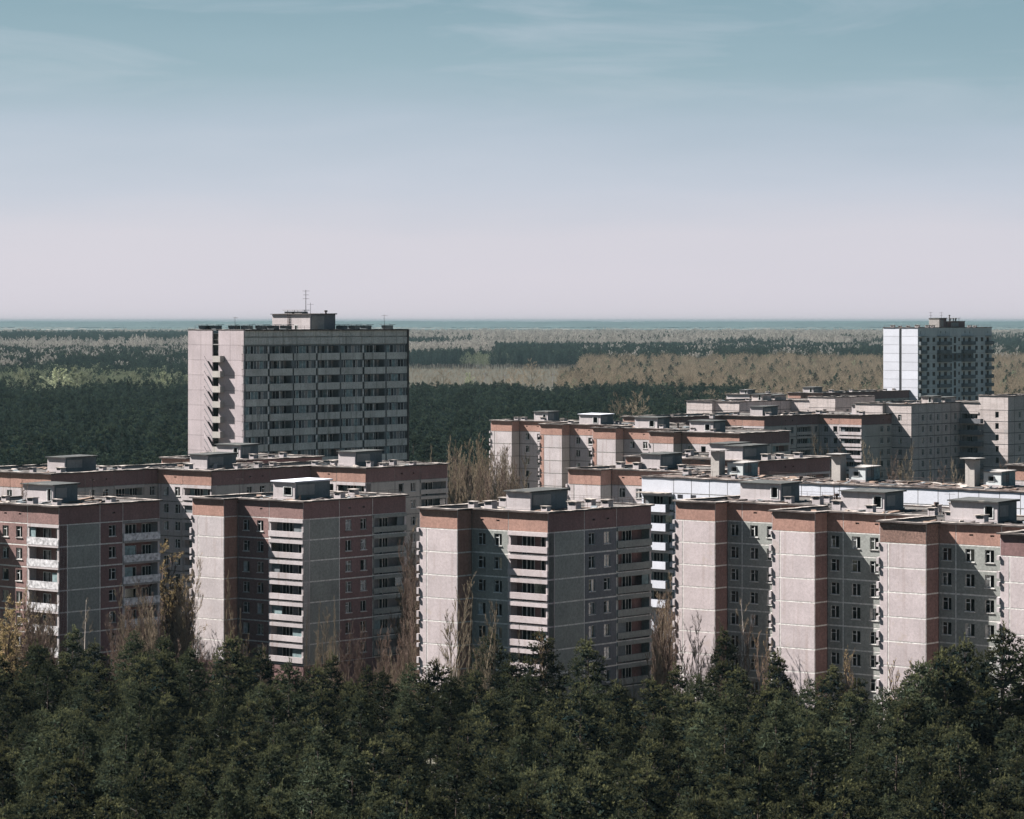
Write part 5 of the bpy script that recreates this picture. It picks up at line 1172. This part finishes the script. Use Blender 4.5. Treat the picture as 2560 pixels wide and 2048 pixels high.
put('orange', 2268, 1665, 329, 'orange twiggy shrub at the foot of the third blank bay', wide=1.0)
SC = [join_meshes('thicket', bare_mesh(200 + s, H=9, spread=.32, up=1.9, mat=('bare_red', 'bare_red', 'bare')[s], n1=15, tw=1.7, rb=.07, multi=3, z0=.06, twd=.014)) for s in range(3)]
CT = proto_collection('thicket_kinds', SC); tp = []
for _ in range(9000):
    y_ = rb_.uniform(352, 470); x_ = rb_.uniform(-78, 78); px_ = 1280 + 7700 * x_ / y_
    if blocked(x_, y_) or abs(x_) > y_ * .172 or len(tp) > 620: continue
    f_ = 352 + .02 * x_ if x_ < 30 else 352 - (x_ - 30) * .95
    if y_ < f_ + 4 - 2 or inb(x_, y_): continue
    tall = 1.15 if (400 < px_ < 476 or 1015 < px_ < 1050 or 1628 < px_ < 1688) else .78
    tp.append((x_, y_, 0, rb_.uniform(0, 6.28), tall * rb_.uniform(.75, 1.15), rb_.randrange(3)))
scatter('thicket', tp, CT, 'brown leafless undergrowth in the gaps and at the feet of the front blocks', 'undergrowth')
rk_ = random.Random(5)
for (xa_, xb_, ya_, yb_, n_, D0, D1, lab, grp) in ((408, 474, 1400, 1560, 9, 402, 422, 'dark brown bare tree crowded into the gap between the two left blocks', 'bare trees in the gap between the two left blocks'),
        (1016, 1046, 1360, 1560, 6, 392, 412, 'brown bare tree crowded into the gap left of the centre block', 'bare trees in the gap left of the centre block'),
        (1634, 1682, 1470, 1580, 6, 382, 400, 'brown bare tree crowded into the gap right of the centre block', 'bare trees in the gap right of the centre block'),
        (2, 135, 1500, 1590, 9, 372, 380, 'thin bare tree in the brush before the sheet balconies at the left', 'bare trees before the brown block'),
        (286, 398, 1500, 1600, 7, 381, 388, 'thin bare tree before the shaded side of the brown block', 'bare trees before the shaded side of the brown block')):
    for i in range(n_):
        put('brown' if (i % 3) else 'tan', xa_ + (xb_ - xa_) * ((i * .618 + .1) % 1), rk_.uniform(ya_, yb_), rk_.uniform(D0, D1), lab, grp, .85, i)
G_ = 'bare trees between the second row and the distant terrace'
for i in range(60):
    px = 1126 + 168 * ((i * .618) % 1); Y = 590 + (i * 37) % 90; yt = 1225 - (Y - 590) * .9 - rb_.uniform(0, 50)
    put(rb_.choice(['tan', 'tan', 'poplar', 'brown']), px, yt, Y, 'tan leafless tree in the thicket left of the distant cream terrace', G_, .8, i)
for i, (px, yt) in enumerate([(1072, 1112), (1112, 1090), (1132, 1098), (1180, 1102), (1195, 1115)]):
    put('poplar', px, yt, 655 + 6 * i, ['short reddish poplar right of the grey tower', 'tallest slender poplar of the group right of the grey tower', 'second slender poplar of the group right of the grey tower', 'slender poplar left of the distant cream terrace', 'slender poplar closest to the distant cream terrace'][i], k=i, wide=.9)
put('tan', 1248, 1128, 668, 'pointed bare tree against the cream end bay of the distant terrace', wide=.9)
put('brown', 1290, 1200, 655, 'low reddish tree at the foot of the distant cream terrace')
G2 = 'bare trees before the pale brick block'
for i, (px, yt) in enumerate([(2062, 1100), (2078, 1108), (2092, 1122), (2182, 1112), (2198, 1130), (2238, 1140), (2258, 1122), (2330, 1150), (2345, 1165), (2395, 1160), (2420, 1172), (2500, 1150), (2520, 1160)]):
    put(['tan', 'poplar', 'brown'][i % 3], px, yt, 650 + (i * 13) % 40, 'leafless tree standing before the pale brick block', G2, .85, i)
for (rt_, ox, oz, u, v, hgt, kd, lab) in ((ra, -57.8, 392.9, -13.0, 5.5, 3.0, 'orange', 'yellowing sapling rooted on the roof beside the hut of the brown block'), (rb, -27.9, 411.8, -4.0, 3.5, 1.1, 'scrub', 'small dry sapling on the roof of the second block'), (rd, 20.8, 391.8, 26.5, 9.5, 1.2, 'scrub', 'dry sapling on the roof of the pink terrace')):
    X_, Y_ = ox + u * .766 + v * .643, oz - u * .643 + v * .766
    t0 = tree('roof_sapling', V[kd][0], X_, Y_, 1.0, hgt / 8, lab, 'sapling'); t0.location.z = {ra: za, rb: zb, rd: zdD}[rt_]
put('round', 148, 926, 1690, 'round pale green willow, left one of the pair beyond the pine forest', wide=1.25)
put('round', 198, 928, 1680, 'round pale green willow, right one of the pair beyond the pine forest', k=1, wide=1.45)
put('round', 60, 930, 1720, 'yellow-green tree left of the round willows beyond the pines')
put('round', 335, 945, 1650, 'small pale green tree between the round willows and the grey tower', k=1)
put('round', 415, 935, 1660, 'pale green tree just left of the grey tower', wide=1.2)
put('wide', 1108, 928, 1830, 'wide purple-brown bare tree at the edge of the dry field', k=1, wide=1.2)
put('wide', 1330, 902, 1950, 'tall bare tree standing in the dry field')
put('wide', 1285, 922, 1900, 'bare tree left of the tall one in the dry field', k=1)
put('round', 1172, 935, 2000, 'small budding tree in the dry field', wide=.9)
put('wide', 1545, 990, 1150, 'yellowish bare tree behind the distant terrace roofs, left one of two', wide=.7)
put('wide', 1590, 983, 1155, 'yellowish bare tree behind the distant terrace roofs, right one of two', k=1, wide=.75)
for i, (px, yt) in enumerate([(1213, 930), (1262, 935), (1382, 932)]):
    Y = 2250 + 30 * i; b = MB(); h = CAM_H - (yt - 802) * Y / 7700; b.tube((0, 0, 0), (0, 0, h), .22, .16, 6); b.box(-1.2, 1.2, -.1, .1, h - 1.4, h - 1.15)
    add('utility_pole', b.mesh('utility_pole', ['lconc']), None, ((px - 1280) * Y / 7700, Y, 0), 0, ['left of the pale utility poles in the dry field', 'middle pale utility pole, beside the bare trees in the dry field', 'right-hand pale utility pole in the dry field'][i], 'pole')

# ------------------------------------------------------------------ air
hz = MB(); hz.box(-9000, 9000, -60, 26500, -1, 58)
hm = bpy.data.materials.new('haze'); hm.use_nodes = True; hn = hm.node_tree.nodes; hl = hm.node_tree.links; hn.clear()
ho = nd(hn, 'ShaderNodeOutputMaterial'); hv = nd(hn, 'ShaderNodeVolumePrincipled'); hv.inputs['Density'].default_value = 5.0e-5; hv.inputs['Color'].default_value = (.108, .158, .172, 1); hv.inputs['Anisotropy'].default_value = 0.0
hl.new(hv.outputs[0], ho.inputs['Volume']); M['haze'] = hm
add('haze', hz.mesh('haze', ['haze']), kind='stuff')
print('objects', len(bpy.data.objects))
